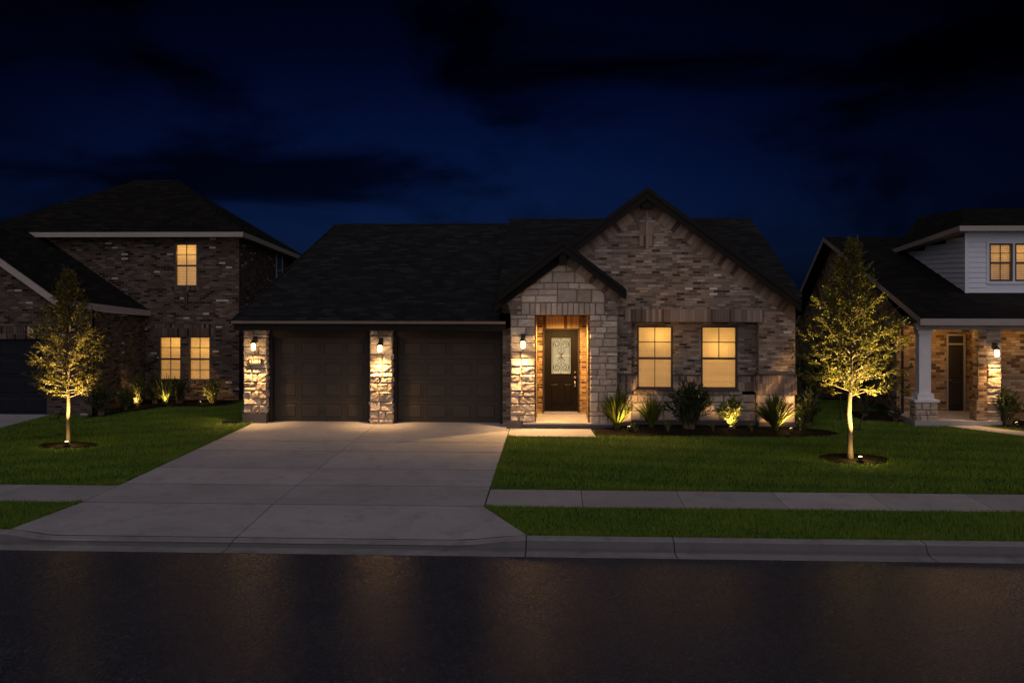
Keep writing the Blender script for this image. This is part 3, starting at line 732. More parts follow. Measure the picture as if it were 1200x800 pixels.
# dormer roof: low hip with wide eaves
de = 5.55
m.slab([(11.75,29.3,de), (17.2,29.3,de), (17.2,33,6.35), (13.4,33,6.35)], .05); m.face([(11.75,35.0,5.05), (11.75,29.3,de), (13.4,33,6.35), (13.4,37.2,6.35)]); m.slab([(17.2,37.2,6.35),(13.4,37.2,6.35),(13.4,33,6.35),(17.2,33,6.35)], .05)
m.build('roof', M['roof2'], B)
m = MB()
m.box(9.86, 19, 27.08, 27.145, 2.76, 2.94)
def strip(m, a, b, dr, x):
    m.face([(x,a[0],a[1]-dr),(x,a[0],a[1]),(x,b[0],b[1]),(x,b[0],b[1]-dr)])
strip(m, (27.1,zf), (37,zrR+.01), .17, 9.84); strip(m, (37,zrR+.01), (42.2,2.61), .20, 9.84)
m.box(9.80, 9.86, 27.08, 27.3, 2.76, 2.93)
m.box(11.70, 17.2, 29.22, 29.29, 5.42, 5.57); m.box(11.74, 17.2, 29.29, 29.7, 5.42, 5.44)
m.face([(11.69,29.22,5.42),(11.69,29.22,5.57),(11.69,35.0,5.07),(11.69,35.0,4.92)]); m.face([(11.69,29.22,5.42),(11.69,35.0,4.92),(12.1,35.0,4.92),(12.1,29.22,5.42)])
m.build('fascia', M['cream'], B)
m = MB()
yd = 29.7; dw = (12.74, 13.42, 13.48, 14.16); zz0, zz1 = 3.95, 5.07
n = 13
for i in range(n):
    a = 3.46+(5.42-3.46)*i/n; b = 3.46+(5.42-3.46)*(i+1)/n
    for (xa, xb) in ((12.08, 12.66), (14.26, 17.0)) if (b > zz0-.05 and a < zz1+.05) else ((12.08, 17.0),):
        m.face([(xa,yd-.022,a), (xb,yd-.022,a), (xb,yd-.002,b), (xa,yd-.002,b)]); m.face([(xa,yd,a), (xb,yd,a), (xb,yd-.022,a), (xa,yd-.022,a)])
    ya = 29.7; yz = lambda z: 27.15+(z-zf)/((zrR-zf)/(yR-27.15))+.3
    zl = lambda yy: 5.44-(yy-29.22)*.0865
    yb_e = min(yz(b), 29.22+(5.44-b)/.0865) if b > 4.92 else yz(b)
    m.face([(12.058,ya,a), (12.078,ya,b), (12.078,max(ya,yb_e),b), (12.058,max(ya,yb_e),a)][::-1])
m.box(12.1, 17, yd+.02, yd+.1, 3.4, 3.9); m.box(12.663, 14.257, yd-.012, yd+.05, zz1+.082, 5.42); m.box(12.663, 14.257, yd-.012, yd+.05, 3.5, zz0-.082)
m.build('siding', M['siding'], B)
m = MB(); m.box(12.03, 12.14, yd-.045, yd-.024, 3.44, 5.42); m.box(12.66, 12.74, yd-.04, yd+.03, zz0-.08, zz1+.08); m.box(14.16, 14.24, yd-.04, yd+.03, zz0-.08, zz1+.08); m.box(12.74, 14.16, yd-.04, yd+.03, zz1, zz1+.08); m.box(12.74, 14.16, yd-.05, yd+.03, zz0-.08, zz0); m.box(13.42, 13.48, yd-.038, yd+.03, zz0, zz1)
m.build('window_trim', M['siding'], B)
for k in (0, 2): window(B, dw[k], dw[k+1], zz0, zz1, yd+.01, M['winframe'], M['blind_r'], 'lit dormer window', lower_bar=(k == 0), lamp=.6 if k == 0 else 1.0)
sconce(B, 11.90, 27.24, 1.98, 27.45, 'lantern on the stone porch pillar', 85)
lamp_point('porch_light', (10.9, 28.5, 2.5), 30, WARMER, .08, B)
lamp_point('side_porch_light', (12.75, 27.75, 2.3), 8, WARMER, .08, B)

# ================================================================== GROUND
m = MB(); m.face([(-300,-80,-.20),(300,-80,-.20),(300,500,-.20),(-300,500,-.20)]); struct(m.build('ground', M['far']))
m = MB(); m.box(-120, 120, -14, 14.53, -.19, -.128); struct(m.build('road', M['asphalt']))
# kerb and gutter
def kerb_profile(h): return [(15.20,-.16),(15.20,h),(15.03,h),(14.97,h-.018),(14.90,min(-.095, h-.02)),(14.84,-.128),(14.79,-.132),(14.52,-.122),(14.52,-.16)]
def hk(x):
    hi, lo = .012, -.075
    f = lambda t: t*t*(3-2*t)
    if x < -8.75 or x > -.45: return hi
    if x < -7.95: return hi+(lo-hi)*f((x+8.75)/.8)
    if x > -1.6: return lo+(hi-lo)*f((x+1.6)/1.15)
    return lo
joints = [-120, -20, -14.2, -8.78, -5.05, -.49, 1.75, 5.5, 9.3, 13, 120]
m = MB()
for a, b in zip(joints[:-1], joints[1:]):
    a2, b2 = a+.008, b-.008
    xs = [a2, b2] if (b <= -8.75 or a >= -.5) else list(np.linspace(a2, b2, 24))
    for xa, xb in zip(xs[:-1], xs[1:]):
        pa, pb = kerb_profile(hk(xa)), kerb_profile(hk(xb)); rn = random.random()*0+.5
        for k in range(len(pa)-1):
            m.face([(xa,*pa[k]), (xa,*pa[k+1]), (xb,*pb[k+1]), (xb,*pb[k])][::-1], None, (.6,.95,.7,.0,.0,.55,.85,.6)[k])  # kerb top lighter, face darker: shading painted into the concrete tone
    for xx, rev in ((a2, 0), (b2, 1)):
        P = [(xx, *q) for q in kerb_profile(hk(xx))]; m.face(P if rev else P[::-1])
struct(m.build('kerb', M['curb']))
# driveway slabs
m = MB(); g = .006
xs = [-8.5, -5.05, -1.31]; ys = [27.45, 24.0, 22.63, 20.5, 18.84, 17.2]
for i in range(2):
    for j in range(5):
        m.box(xs[i]+g*(i > 0), xs[i+1]-g*(i < 1), ys[j+1]+.026, ys[j]-.026*(j > 0), -.1, .0, random.random())
# apron, falling to the lowered kerb
for i in range(2):
    n = 12; xa, xb = xs[i]+g*(i > 0), xs[i+1]-g*(i < 1)
    for k in range(n):
        x0, x1 = xa+(xb-xa)*k/n, xa+(xb-xa)*(k+1)/n
        fl = lambda x, y: x
        def bx(x):  # bottom edge flares outwards
            if i == 1: return -5.05+g+(x+5.05-g)*((-.49+5.05)/(-1.31+5.05))
            return -5.05-g-(-5.05-g-x)*((8.70-5.05)/(8.5-5.05))
        m.face([(bx(x0),15.215,hk(bx(x0))+.004), (bx(x1),15.215,hk(bx(x1))+.004), (x1,17.2-.026,0), (x0,17.2-.026,0)], None, .3+.4*i)
drv = struct(m.build('driveway', M['conc']))
m = MB()
for y in (24.0, 22.63, 20.5, 18.84, 17.2):
    for xa, xb in ((-8.5, -5.055), (-5.045, -1.31)): m.box(xa, xb, y-(.0235 if y > 17.3 else .024), y+.0235, -.09, -.004)
m.build('joint_filler', M['joint'], drv, loc=(0,0,0))
# sidewalk both sides
m = MB()
xs = [-1.30+.012]+[.43+1.78*k for k in range(18)]
for a, b in zip(xs[:-1], xs[1:]): m.box(a+g, b-g, 17.2, 18.6, -.1, .0, random.random())
xs = [-8.512-1.78*k for k in range(12)]
for a, b in zip(xs[:-1], xs[1:]): m.box(b+g, a-g, 17.2, 18.6, -.1, .0, random.random())
struct(m.build('pavement', M['conc_walk']))
m = MB(); m.box(-1.29, .86, 25.0, 26.32, -.08, .004, .6); m.face([(.86,25.0,.004),(.86,26.32,.004),(.95,25.0,.004)][::-1]); struct(m.build('path', M['conc_walk']))
m = MB()
P = [(10.55,27.34),(11.05,26.6),(12.0,25.4),(14,23.5)]; Q = [(11.42,27.34),(11.75,26.9),(12.7,25.9),(14.8,24.2)]
for k in range(3):
    m.face([(*P[k],.012),(*Q[k],.012),(*Q[k+1],.012),(*P[k+1],.012)][::-1], None, .6)
o = struct(m.build('path', M['conc_walk']))
m = MB(); m.box(-20, -15.0, 18.62, 28.35, -.05, .016, .55); struct(m.build('neighbour_driveway', M['conc_walk']))
# lawn sheet
m = MB(); m.face([(-60,18.6,-.014),(60,18.6,-.014),(60,70,-.014),(-60,70,-.014)])
m.face([(-60,15.2,-.014),(-8.72,15.2,-.014),(-8.5,17.2,-.014),(-60,17.2,-.014)]); m.face([(-.47,15.2,-.014),(60,15.2,-.014),(60,17.2,-.014),(-1.29,17.2,-.014)])
struct(m.build('lawn', M['lawnsoil']))
# mulch beds
def blob(cx, cy, rx, ry, z, n=40, wob=.06):
    return [(cx+rx*math.cos(a)*(1+wob*math.sin(3*a+cx)), cy+ry*math.sin(a)*(1+wob*math.cos(2*a+cy)), z) for a in [2*math.pi*k/n for k in range(n)]]
BED = [(.97,25.15),(2,25.12),(4,25.16),(6,25.2),(6.9,25.35),(7.35,25.75),(7.2,26.3),(6.6,26.7),(6.3,27.1),(.97,27.1)]
LBED = [(-13.7,27.6),(-13.55,29),(-13.3,29.9),(-12.6,30.3),(-11.6,30.4),(-10.6,30.55),(-10.3,31.2),(-10.4,32.05),(-13.75,32.05)]
RBED = [(8.6,28.2),(9.7,27.9),(9.7,30.2),(8.6,30.2)]
RBED2 = [(11.7,27.3),(12.3,26.9),(15,26.9),(15,28.35),(11.7,28.35)]
RINGS = [(-11.77,23.03,.74,.42),(6.53,22.1,.78,.62)]
def mound(poly_or, name):
    m = MB(); pts = poly_or; cx = sum(p[0] for p in pts)/len(pts); cy = sum(p[1] for p in pts)/len(pts)
    n = len(pts); prev = [(p[0],p[1],.0) for p in pts]
    for s_, z in ((.93,.035),(.6,.05),(.25,.055)):
        cur = [(cx+(p[0]-cx)*s_, cy+(p[1]-cy)*s_, z) for p in pts]
        for i in range(n):
            j = (i+1) % n; m.face([prev[i], prev[j], cur[j], cur[i]])
        prev = cur
    m.face(prev); return struct(m.build(name, M['mulch'], smooth=False))
for P in (BED, LBED, RBED, RBED2): mound(P, 'mulch_bed')
for (cx, cy, rx, ry) in RINGS: mound([p[:2] for p in blob(cx, cy, rx, ry, 0)], 'mulch_ring')

# grass: blades over every lawn, one object
def inpoly(x, y, P):
    ins = np.zeros(len(x), bool); n = len(P)
    for i in range(n):
        (xa, ya), (xb, yb_) = P[i], P[(i+1) % n]
        c = ((ya > y) != (yb_ > y)) & (x < (xb-xa)*(y-ya)/(yb_-ya+1e-12)+xa); ins ^= c
    return ins
rng = np.random.default_rng(4)
def scatter(x0, x1, y0, y1, dens):
    n = int((x1-x0)*(y1-y0)*dens); return rng.uniform(x0, x1, n), rng.uniform(y0, y1, n)
X, Y, S = [], [], []
def add(x, y, keep, s):
    X.append(x[keep]); Y.append(y[keep]); S.append(np.full(keep.sum(), s))
x, y = scatter(-1.29, 19, 18.62, 33, 1500)
k = np.ones(len(x), bool)
for P in (BED, RBED, RBED2): k &= ~inpoly(x, y, P)
k &= ~((x < .98) & (y > 24.98)); k &= ~((x < 6.4) & (y > 26.5)); k &= ~((x > 9.7) & (y > 27.3))
k &= ~inpoly(x, y, [(10.55,27.34),(11.05,26.6),(12.0,25.4),(14,23.5),(14.8,24.2),(12.7,25.9),(11.75,26.9),(11.42,27.34)])
k &= (((x-6.53)/.72)**2+((y-22.1)/.57)**2 > 1) & ((x < 12) | (y < 28.3)) & (x < y*.55)
add(x, y, k, 1)
x, y = scatter(-15, -8.5, 18.62, 31.5, 1500)
k = ~inpoly(x, y, LBED) & (((x+11.77)/.70)**2+((y-23.03)/.38)**2 > 1) & ((x > -14.98)) & ~((x < -13.6) & (y > 28.2)) & (x > -y*.58-.5)
add(x, y, k, 1)
x, y = scatter(-10.6, -8.78, 26.9, 34, 1000); add(x, y, np.ones(len(x), bool), 1)
x, y = scatter(-1.3, 10.2, 15.22, 17.18, 3200); k = x > (-1.29+.82*(17.2-y)/2.0); add(x, y, k, .95)
x, y = scatter(-12, -8.5, 15.22, 17.18, 3200); k = x < (-8.5-.22*(17.2-y)/2.0); add(x, y, k, .95)
# thick fringe along the edges
def fringe(xa, ya, xb, yb_, w, per):
    L = math.hypot(xb-xa, yb_-ya); n = int(L*per); t = rng.uniform(0, 1, n); o = rng.uniform(0, w, n)
    nx, ny = -(yb_-ya)/L, (xb-xa)/L
    xx, yy = xa+(xb-xa)*t+nx*o, ya+(yb_-ya)*t+ny*o; add(xx, yy, np.ones(n, bool), 1.15)
fringe(-1.29, 18.62, 13, 18.62, .12, 420); fringe(-15, 18.62, -8.5, 18.62, .12, 420)
fringe(-8.5, 18.6, -8.5, 27, .10, 380); fringe(-1.29, 25, -1.29, 18.6, .10, 380)
fringe(-.45, 15.21, 9, 15.21, .1, 500); fringe(-1.29, 17.18, -.47, 15.2, .12, 500); fringe(-12, 15.21, -8.7, 15.21, .1, 500); fringe(-8.7, 15.2, -8.5, 17.2, .1, 500)
X, Y, S = map(np.concatenate, (X, Y, S)); n = len(X)
def field(x, y): # slow patches in height and colour
    return np.sin(x*1.3+.7*np.sin(y*.9))*np.cos(y*1.7+.5*np.sin(x*1.1))*.5+np.sin(x*4.1+y*2.3)*np.cos(y*5.2-x*1.7)*.35
fld = field(X, Y)*.75+np.where(X < -8, np.sin((Y-.42*X)*4.6+.5*np.sin(X*.8)), np.sin((Y+.16*X)*5.0+.6*np.sin(X*.6)))*.33*(Y > 18); hgt = S*rng.uniform(.035, .08, n)*(1+.32*fld); wd = rng.uniform(.004, .0095, n)
az = rng.uniform(0, 2*np.pi, n); lean = rng.uniform(.05, .6, n)*hgt; la = rng.uniform(0, 2*np.pi, n)
V = np.zeros((n, 3, 3), np.float32); z0 = -.016
V[:,0] = np.stack([X-np.cos(az)*wd, Y-np.sin(az)*wd, np.full(n, z0)], 1); V[:,1] = np.stack([X+np.cos(az)*wd, Y+np.sin(az)*wd, np.full(n, z0)], 1)
V[:,2] = np.stack([X+np.cos(la)*lean, Y+np.sin(la)*lean, z0+hgt], 1)
me = bpy.data.meshes.new('grass'); me.vertices.add(n*3); me.vertices.foreach_set('co', V.ravel())
me.loops.add(n*3); me.loops.foreach_set('vertex_index', np.arange(n*3, dtype=np.int32))
me.polygons.add(n); me.polygons.foreach_set('loop_start', np.arange(0, n*3, 3, dtype=np.int32)); me.update(calc_edges=True)
rn = np.clip(.47+.34*fld+rng.normal(0, .18, n), 0, .94); rn[rng.uniform(0, 1, n) < .03] = 1
me.attributes.new('rnd', 'FLOAT', 'FACE').data.foreach_set('value', rn.astype(np.float32))
me.materials.append(M['grass']); o = bpy.data.objects.new('grass', me); col.objects.link(o); struct(o, 'stuff')

# ================================================================== PLANTS
def leafq(mb, p, d, L, w, rn, up=None):
    """one leaf: a folded diamond along d"""
    d = Vector(d).normalized(); s = d.cross(Vector((random.uniform(-1,1), random.uniform(-1,1), random.uniform(-.2,1)))).normalized()
    p = Vector(p); q = p+d*L; mid = p+d*L*.5+s.cross(d)*w*.25
    mb.face([p, mid-s*w*.5, q, mid+s*w*.5], [(0,0)]*4, rn)
def tree(name, label, x, y, clear, crown_r, top, seed, leafm, nb, nt, nl, tr):
    random.seed(seed)
    T = thing(name, label, 'tree', (x, y, 0), 'young uplit trees on the lawns')
    tm = MB(); cr = MB(); cz = top-clear
    n = 14; wob = [(random.uniform(-.012,.012), random.uniform(-.012,.012)) for _ in range(n+1)]
    path = [(x+wob[i][0]*i*.5, y+wob[i][1]*i*.5, .0+top*.97*i/n) for i in range(n+1)]
    rad = [tr*(1.35 if i == 0 else 1)*(1-.93*(i/n)**1.1)+.003 for i in range(n+1)]
    tm.tube(path, rad, 9)
    def axis(z):
        f = max(0, min(.999, z/(top*.97)))*n; i = int(f); a, b = Vector(path[i]), Vector(path[min(i+1,n)]); return a+(b-a)*(f-i)
    for b in range(nb):
        t = (b+random.random())/nb; t = t**.95
        prof = (.78+.22*t/.16) if t < .16 else ((1-t)/.84)**1.15
        Lr = crown_r*prof*random.uniform(.72, 1.12)+.06
        az = b*2.39996+random.uniform(-.4,.4)
        elev = R(3+52*t**.85)+random.uniform(-.16,.2)
        L = Lr/max(.35, math.cos(elev)); L = min(L, crown_r*1.15, (top*1.03-(clear+cz*t))*1.2+.12)
        p0 = axis(clear+cz*t*.93); pts = [p0]; d = Vector((math.cos(az)*math.cos(elev), math.sin(az)*math.cos(elev), math.sin(elev)))
        segs = 5
        for i in range(segs):
            d = (d+Vector((random.uniform(-.13,.13), random.uniform(-.13,.13), random.uniform(-.05,.10)))).normalized(); pts.append(pts[-1]+d*L/segs)
        tm.tube(pts, [.004+.010*(L/crown_r)*(1-i/segs) for i in range(segs+1)], 5)
        ntw = max(3, int(nt*L/crown_r))
        for k in range(ntw):
            f = .24+.76*(k+random.random())/ntw; f = min(.995, f)*segs; i = int(f); p = pts[i]+(pts[i+1]-pts[i])*(f-i)
            bd = (pts[i+1]-pts[i]).normalized(); sd = bd.cross(Vector((random.gauss(0,1), random.gauss(0,1), random.gauss(0,1)))).normalized()
            td = (bd*.75+sd*.8+Vector((0,0,.25))).normalized(); tl = random.uniform(.10,.26)*(.6+.5*L/crown_r)
            q = p+td*tl; tm.tube([p, q], [.0035,.0015], 3, False)
            for j in range(nl):
                h = (j+.6)/nl; lp = p+td*tl*h; ld = td*.7+Vector((random.gauss(0,.55), random.gauss(0,.55), random.gauss(0,.45)))
                leafq(cr, lp, ld, random.uniform(.05,.095), random.uniform(.024,.044), random.random())
            if k == ntw-1:
                tq = pts[-1]+(bd+Vector((0,0,.25))).normalized()*random.uniform(.08,.24); tm.tube([pts[-1], tq], [.004,.0015], 3, False)
                for j in range(7): leafq(cr, pts[-1]+(tq-pts[-1])*(j+.5)/7, bd*.8+Vector((random.gauss(0,.35), random.gauss(0,.35), random.gauss(.1,.3))), .05, .018, random.random())
                for j in range(5): leafq(cr, pts[-1]-bd*.03*j, bd+Vector((random.gauss(0,.4), random.gauss(0,.4), random.gauss(0,.4))), .045, .018, random.random())
    for j in range(40):
        leafq(cr, Vector((x, y, top-.5*random.random()))+Vector((random.gauss(0,.02), random.gauss(0,.02), 0)), (random.gauss(0,.5), random.gauss(0,.5), .8), .05, .02, random.random())
    tm.build('trunk', M['bark'], T, smooth=True); cr.build('crown', leafm, T)
    return T
tree('young_tree', 'larger uplit young tree in a mulch ring on the right lawn', 6.42, 21.95, 1.40, 1.20, 4.95, 3, M['leaf'], 124, 14, 10, .062)
tree('young_tree', 'smaller uplit young tree in a mulch ring on the left lawn', -11.77, 23.07, 1.15, .95, 4.3, 9, M['leaf_l'], 104, 12, 10, .046)

def shrub(label, x, y, w, h, seed, mat, stems=16, ln=.12, lw=.022, per=16, grp=None, name='shrub', z=.04, base_leaf=True):
    random.seed(seed); S_ = thing(name, label, 'shrub', (x, y, z), grp); st = MB(); lf = MB()
    for k in range(stems):
        az = random.uniform(0, 2*math.pi); tilt = (random.random()**.7); rr = w*.5*tilt
        hh = h*(1-.45*tilt**2)*random.uniform(.75,1.08)
        p0 = Vector((x+random.uniform(-.05,.05)*w*2, y+random.uniform(-.05,.05)*w*2, z)); p2 = Vector((x+math.cos(az)*rr, y+math.sin(az)*rr*.9, z+hh)); p1 = (p0+p2)/2+Vector((-math.cos(az)*rr*.15, -math.sin(az)*rr*.15, hh*.08))
        pts = [p0+(p1-p0)*t*2 if t <= .5 else p1+(p2-p1)*(t*2-1) for t in (0,.25,.5,.75,1)]
        st.tube(pts, [.008,.007,.006,.004,.002], 4, False)
        for j in range(per):
            f = (.12+.88*(j+random.random())/per)*4; f = min(3.99, f); i = int(f); p = pts[i]+(pts[i+1]-pts[i])*(f-i); d = (pts[i+1]-pts[i]).normalized()
            ld = d*.9+Vector((random.gauss(0,.55), random.gauss(0,.55), random.gauss(.1,.35)))
            leafq(lf, p, ld, ln*random.uniform(.7,1.3), lw*random.uniform(.8,1.3), random.random())
    st.build('stem', M['stem'], S_); lf.build('foliage', mat, S_)
    return S_
def spiky(label, x, y, w, h, seed, mat, n=90, wd=.022, grp=None, name='shrub', z=.04):
    """fan of long pointed leaves"""
    random.seed(seed); S_ = thing(name, label, 'shrub', (x, y, z), grp); lf = MB(); st = MB()
    for k in range(n):
        az = random.uniform(0, 2*math.pi); t = random.random()**.65; L = random.uniform(.65,1.08)
        r = w*.55*t*L; hh = h*(1-.42*t*t)*L; s0 = Vector((x, y, z))+Vector((math.cos(az), math.sin(az), 0))*random.uniform(0,.05)
        d = Vector((math.cos(az), math.sin(az), 0)); side = Vector((-math.sin(az), math.cos(az), 0)); side = (side+d*random.uniform(-.8,.8)).normalized(); rn = random.random(); prev = None
        start = random.choice((.0,.0,.25,.4))
        for i in range(5):
            q = start+(1-start)*i/4; p = s0+d*r*(q**1.35)+Vector((0,0,hh*(q**.85)))
            ww = wd*.5*(1.1-abs(q-.45)*1.2)*(1 if i < 4 else .05)
            cur = (p-side*ww, p+side*ww)
            if prev: lf.face([prev[0], prev[1], cur[1], cur[0]], [(0,0)]*4, rn)
            prev = cur
    for k in range(5):
        a = random.uniform(0, 6.28); st.tube([(x, y, z-.02), (x+.04*math.cos(a)*w, y+.04*math.sin(a)*w, z+h*.4)], [.012,.006], 5)
    st.build('stem', M['stem'], S_); lf.build('foliage', mat, S_)
    return S_
G1 = 'shrubs in the mulch bed below the windows'
spiky('tall spiky shrub at the porch corner beside the uplight', 1.56, 26.20, 1.2, 1.08, 1, M['shrub'], 300, .045, G1)
spiky('thin open shrub below the left end of the window wall', 2.50, 26.40, .95, .95, 2, M['shrub'], 200, .032, G1)
sb = shrub('largest dark shrub, between and below the two lit windows', 3.46, 26.22, 1.36, 1.2, 3, M['shrubdark'], 95, .17, .042, 24, G1)
shrub('small rounded shrub below the right window', 4.60, 26.30, .86, .80, 4, M['shrub'], 60, .15, .034, 18, G1)
spiky('broad spiky shrub at the right corner pier', 5.68, 26.0, 1.4, 1.0, 5, M['shrub'], 300, .04, G1)
shrub('dark rounded shrub beyond the right house corner', 6.75, 26.9, .75, .95, 6, M['shrubdark'], 70, .12, .04, 20)
G2 = 'tiny plants along the edge of the mulch bed'
for i, (x, y, lab) in enumerate(((2.02, 25.75, 'tiny plant between the spiky shrub and the thin shrub'), (2.85, 25.7, 'tiny plant just left of the largest dark shrub'), (4.02, 25.72, 'tiny plant just right of the largest dark shrub'), (5.02, 25.7, 'tiny plant between the small rounded shrub and the corner shrub'), (6.35, 26.1, 'tiny plant right of the corner uplight'))):
    shrub(lab, x, y, .26, .24 + .06*(i == 4), 60+i, M['shrub'], 7, .07, .03, 6, G2, 'small_plant')
G3 = 'shrubs in the bed below the lower windows of the two-storey house'
for i, (x, y, w, h, dk, lab) in enumerate((
    (-13.35, 28.1, .8, .85, 1, 'dark shrub by the garage corner, behind the left tree'),
    (-13.15, 29.3, .55, .72, 0, 'faintly lit shrub just right of the left tree'),
    (-13.25, 30.35, .62, .85, 0, 'brightly uplit feathery shrub left of the lower windows'),
    (-12.90, 30.85, .70, .85, 1, 'dark shrub left of the bare lit stems'),
    (-12.15, 30.95, .85, .80, 1, 'dark shrub between the two lower windows'),
    (-11.05, 30.95, .66, .78, 0, 'shrub lit from its base under the right lower window'))):
    shrub(lab, x, y, w, h, 80+i, M['shrubdark'] if dk else M['shrub'], 44, .14, .03, 18, G3)
spiky('shrub with bare bright stems below the left lower window', -12.55, 30.85, 1.0, 1.0, 90, M['shrub'], 70, .026, G3)
shrub('low dark bush by the foot of the white column', 9.45, 28.0, .5, .42, 101, M['shrubdark'], 18, .09, .03, 12)
shrub('low dark bush below the tan corner pilaster', 8.9, 28.9, .8, .5, 102, M['shrubdark'], 22, .09, .03, 12)
shrub('dark spreading shrub in front of the lantern pillar', 12.25, 27.4, .85, .95, 103, M['shrubdark'], 60, .14, .036, 18)
shrub('dark bush at the right edge of the neighbouring porch', 13.05, 27.4, .9, .8, 104, M['shrubdark'], 60, .12, .035, 14)
shrub('tall dark bush in the gap between the houses', 7.7, 30.2, 1.3, 2.1, 105, M['shrubdark'], 120, .13, .05, 24)
shrub('tall dark bush against the tan brick side wall', 9.2, 30.6, 1.2, 1.8, 106, M['shrubdark'], 110, .13, .05, 22)

# ================================================================== UPLIGHTS
def uplight(label, x, y, aim, energy, size=70, z=.05, color=WARM, grp='garden uplights'):
    U = thing('garden_uplight', label, 'garden light', (x, y, z), grp); d = (Vector(aim)-Vector((x, y, z))).normalized()
    m = MB(); c = Vector((x, y, z+.05)); m.tube([c-d*.06, c-d*.04, c+d*.05], [.025,.042,.045], 12); m.tube([(x, y, z-.05), (x, y, z+.02)], .01, 6)
    m.build('housing', M['black'], U, smooth=False)
    l = MB(); l.tube([c+d*.048, c+d*.058, c+d*.066], [.043,.038,.012], 12); l.build('lens', M['lens'], U)
    lamp_point('uplight_glow', c+d*.10, energy*.006+.5, color, .03, U)
    lamp_spot('uplight_beam', c+d*.09, aim, energy, color, size, .7, .03, U)
    return U
YG = (1.0,.66,.20)
uplight('uplight at the foot of the right tree', 6.54, 21.60, (6.45,21.84,3.5), 3700, 58, .05, YG)
uplight('uplight at the foot of the left tree', -11.65, 22.76, (-11.77,22.98,3.2), 2100, 56, .05, YG)
uplight('uplight right of the tall spiky shrub by the porch', 1.86, 25.78, (1.66,26.55,1.15), 150, 120)
uplight('uplight at the right corner pier', 6.02, 25.66, (5.82,26.5,1.1), 190, 120)
uplight('uplight hidden at the base of the small rounded shrub', 4.52, 25.95, (4.56,26.6,1.1), 125, 120)
uplight('uplight left of the bare stems by the two-storey house', -13.25, 30.10, (-13.25,30.9,.9), 40, 115)
uplight('uplight hidden under the bare bright stems', -12.50, 30.55, (-12.55,31.6,.9), 34, 115)
uplight('uplight below the right lower window of the two-storey house', -11.35, 30.55, (-11.05,31.6,.8), 40, 115)
uplight('uplight in front of the lantern pillar bush', 12.35, 27.05, (12.3,27.6,.7), .7, 100)

# ================================================================== SMALL THINGS
P_ = thing('address_plaque', 'small dark house-number plaque under the left garage lantern', 'sign', (-8.43, 26.95, 1.72))
m = MB(); m.box(-8.61, -8.25, 26.925, 26.985, 1.63, 1.80); m.build('panel', M['black'], P_, bevel=.006)
for i, ch in enumerate('11404'):
    cu = bpy.data.curves.new('digit', 'FONT'); cu.body = ch; cu.size = .125; cu.align_x = 'CENTER'; cu.align_y = 'CENTER'; cu.extrude = .004
    to = bpy.data.objects.new('digit', cu); col.objects.link(to); to.rotation_euler = (R(90), 0, 0); to.location = (-8.43-P_.location.x+(i-2)*.064, 26.918-P_.location.y, 1.715-P_.location.z)
    bpy.context.view_layer.update(); dm = bpy.data.meshes.new_from_object(to.evaluated_get(bpy.context.evaluated_depsgraph_get()))
    mw = to.matrix_basis.copy(); bpy.data.objects.remove(to); dm.transform(mw); dm.materials.clear(); dm.materials.append(M['digits'])
    to = bpy.data.objects.new('digit', dm); col.objects.link(to); to.parent = P_
def stake(label, x, y, dx, dy, h):
    T = thing('tree_stake', label, 'stake', (x, y, 0), 'black stakes standing in the lawns'); m = MB()
    m.tube([(x, y, -.05), (x+dx*.4, y+dy, h*.55), (x+dx, y+dy, h)], .018, 6); m.build('post', M['black'], T)
    f = MB(); f.tube([(x-.22, y, .03), (x+.05, y, .045)], .016, 6); f.build('foot', M['black'], T)
stake('bent black stake in the grass left of the left tree', -14.25, 27.3, .18, 0, .36)
stake('thin black stake in the grass left of the right tree trunk', 8.0, 28.3, .02, .0, .85)
stake('short leaning black stake right of the right tree trunk', 7.95, 26.4, .12, 0, .4)
m = MB(); x, y = -9.0, 26.85
m.box(x-.30, x+.16, y-.10, y-.075, 0, .08); m.box(x-.30, x+.16, y+.075, y+.10, 0, .08); m.box(x-.30, x+.16, y-.075, y+.075, 0, .03); m.box(x+.13, x+.16, y-.075, y+.075, .03, .10)
tag(m.build('splash_block', M['black'], None, (x, y, 0), bevel=.008), 'low black splash block on grass beside the left garage pillar', 'splash block')
def fence(label, x0, x1, y):
    F = thing('wooden_fence', label, 'fence', ((x0+x1)/2, y, 0), 'dark wooden fences between the houses'); m = MB(); x = x0
    while x < x1-.05:
        h = 1.85+random.uniform(-.012,.012); m.box(x+.004, x+.136, y, y+.02, .02, h, random.random()); x += .14
    m.build('board', M['fence'], F)
    pieces('rail', M['fence'], F, ((x0,x1,y+.022,y+.06,.4,.49), (x0,x1,y+.022,y+.06,1.5,1.59)))
    for xx in np.linspace(x0+.05, x1-.05, 3):
        p = MB(); p.box(xx-.045, xx+.045, y+.062, y+.15, -.05, 1.9); p.build('post', M['fence'], F)
fence('dark wooden fence between the two right-hand houses', 6.42, 10.25, 33.5)
fence('dark wooden fence between the two left-hand houses', -10.5, -8.82, 34.0)

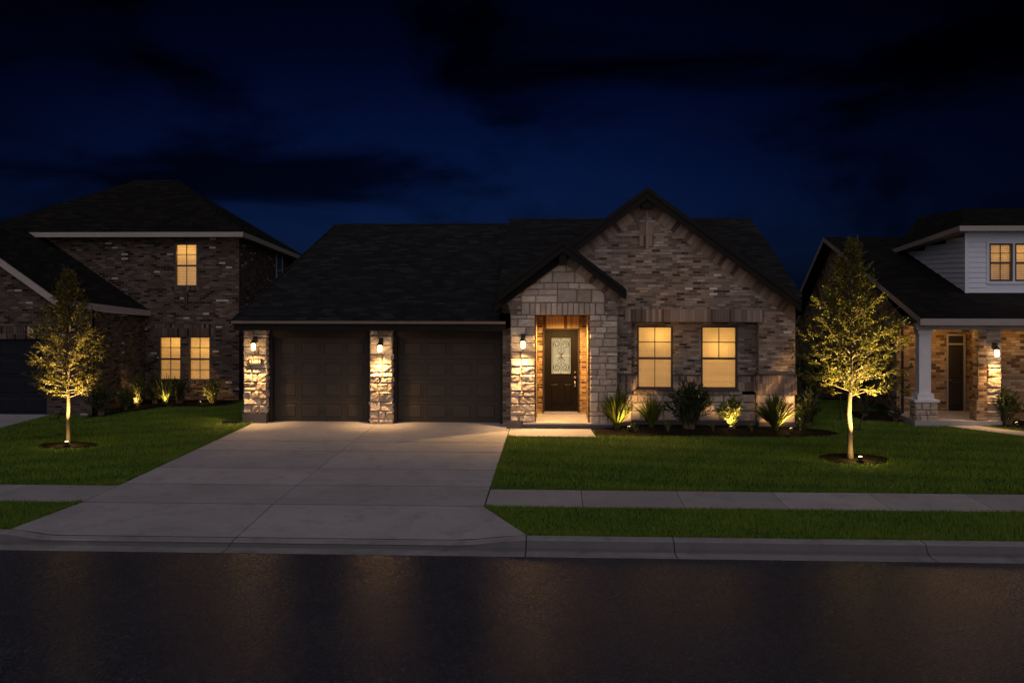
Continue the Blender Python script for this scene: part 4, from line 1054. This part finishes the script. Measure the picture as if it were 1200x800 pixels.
# ================================================================== LIGHT, SKY, CAMERA
MOON_EL, MOON_AZ = 34, 178
wd_ = bpy.data.worlds.new('World'); sc.world = wd_; wd_.use_nodes = True; nt = wd_.node_tree; nt.nodes.clear()
def wn_(typ, ins=None, **pr):
    nd = nt.nodes.new('ShaderNode'+typ)
    for k, v in pr.items(): setattr(nd, k, v)
    for k, v in (ins or {}).items():
        if isinstance(v, bpy.types.NodeSocket): nt.links.new(v, nd.inputs[k])
        else: nd.inputs[k].default_value = v
    return nd
sky = wn_('TexSky', sky_type='NISHITA', sun_disc=False, sun_elevation=R(MOON_EL), sun_rotation=R(MOON_AZ))
tc = wn_('TexCoord').outputs['Generated']; sp = wn_('SeparateXYZ', {0: tc})
mp = wn_('Mapping', {'Vector': tc, 'Scale': (1.7, 1.7, 4.2), 'Location': (.9, 3.1, .4)})
cn = wn_('TexNoise', {'Vector': mp.outputs[0], 'Scale': 1.9, 'Detail': 7, 'Roughness': .55, 'Distortion': .6})
cm = wn_('MapRange', {0: cn.outputs[0], 1: .44, 2: .66, 3: 1.0, 4: .16}, interpolation_type='SMOOTHSTEP')
gr = wn_('MapRange', {0: sp.outputs[2], 1: .0, 2: .30, 3: 1.15, 4: .17}, interpolation_type='SMOOTHSTEP')
ax = wn_('Math', {0: wn_('Math', {0: sp.outputs[0], 1: .12}, operation='ADD').outputs[0]}, operation='ABSOLUTE')
gx = wn_('MapRange', {0: ax.outputs[0], 1: .05, 2: .62, 3: 1.0, 4: .22}, interpolation_type='SMOOTHSTEP')
fm0 = wn_('Math', {0: cm.outputs[0], 1: gr.outputs[0]}, operation='MULTIPLY'); fm = wn_('Math', {0: fm0.outputs[0], 1: gx.outputs[0]}, operation='MULTIPLY')
tint = wn_('Mix', None, data_type='RGBA', blend_type='MULTIPLY'); tint.inputs[0].default_value = 1
nt.links.new(sky.outputs[0], tint.inputs[6]); tint.inputs[7].default_value = (.06, .175, .86, 1)
vm = wn_('VectorMath', {0: tint.outputs[2]}, operation='SCALE'); nt.links.new(fm.outputs[0], vm.inputs['Scale'])
bg = wn_('Background', {'Color': vm.outputs[0], 'Strength': .0070}); wo = wn_('OutputWorld'); nt.links.new(bg.outputs[0], wo.inputs[0])

sl = bpy.data.lights.new('moon', 'SUN'); sl.energy = 1.0; sl.angle = R(95); sl.color = (1.0, .88, .93)
so = bpy.data.objects.new('moon', sl); col.objects.link(so); so.location = (0, -10, 30)
az = R(MOON_AZ); sd = Vector((math.sin(az)*math.cos(R(MOON_EL)), math.cos(az)*math.cos(R(MOON_EL)), math.sin(R(MOON_EL))))
so.rotation_euler = (-sd).to_track_quat('-Z', 'Y').to_euler()

cd = bpy.data.cameras.new('camera'); cd.sensor_width = 36; cd.lens = 34.5; cd.shift_y = -70/1200; cd.clip_end = 2000; cd.clip_start = .05
co = bpy.data.objects.new('camera', cd); col.objects.link(co); co.location = (0, 0, 3.94); co.rotation_euler = (R(90), 0, R(2.7)); sc.camera = co

for o in bpy.data.objects:
    if 'base_' in o: del o['base_']
vs_ = sc.view_settings; vs_.view_transform = 'Standard'; vs_.look = 'None'; vs_.exposure = 0; vs_.gamma = 1; vs_.use_curve_mapping = False
sc.render.engine = 'CYCLES'; sc.cycles.use_denoising = True; sc.cycles.max_bounces = 6; sc.cycles.sample_clamp_indirect = 3.0; sc.cycles.caustics_reflective = False; sc.cycles.caustics_refractive = False
try: sc.cycles.denoiser = 'OPENIMAGEDENOISE'
except Exception: pass
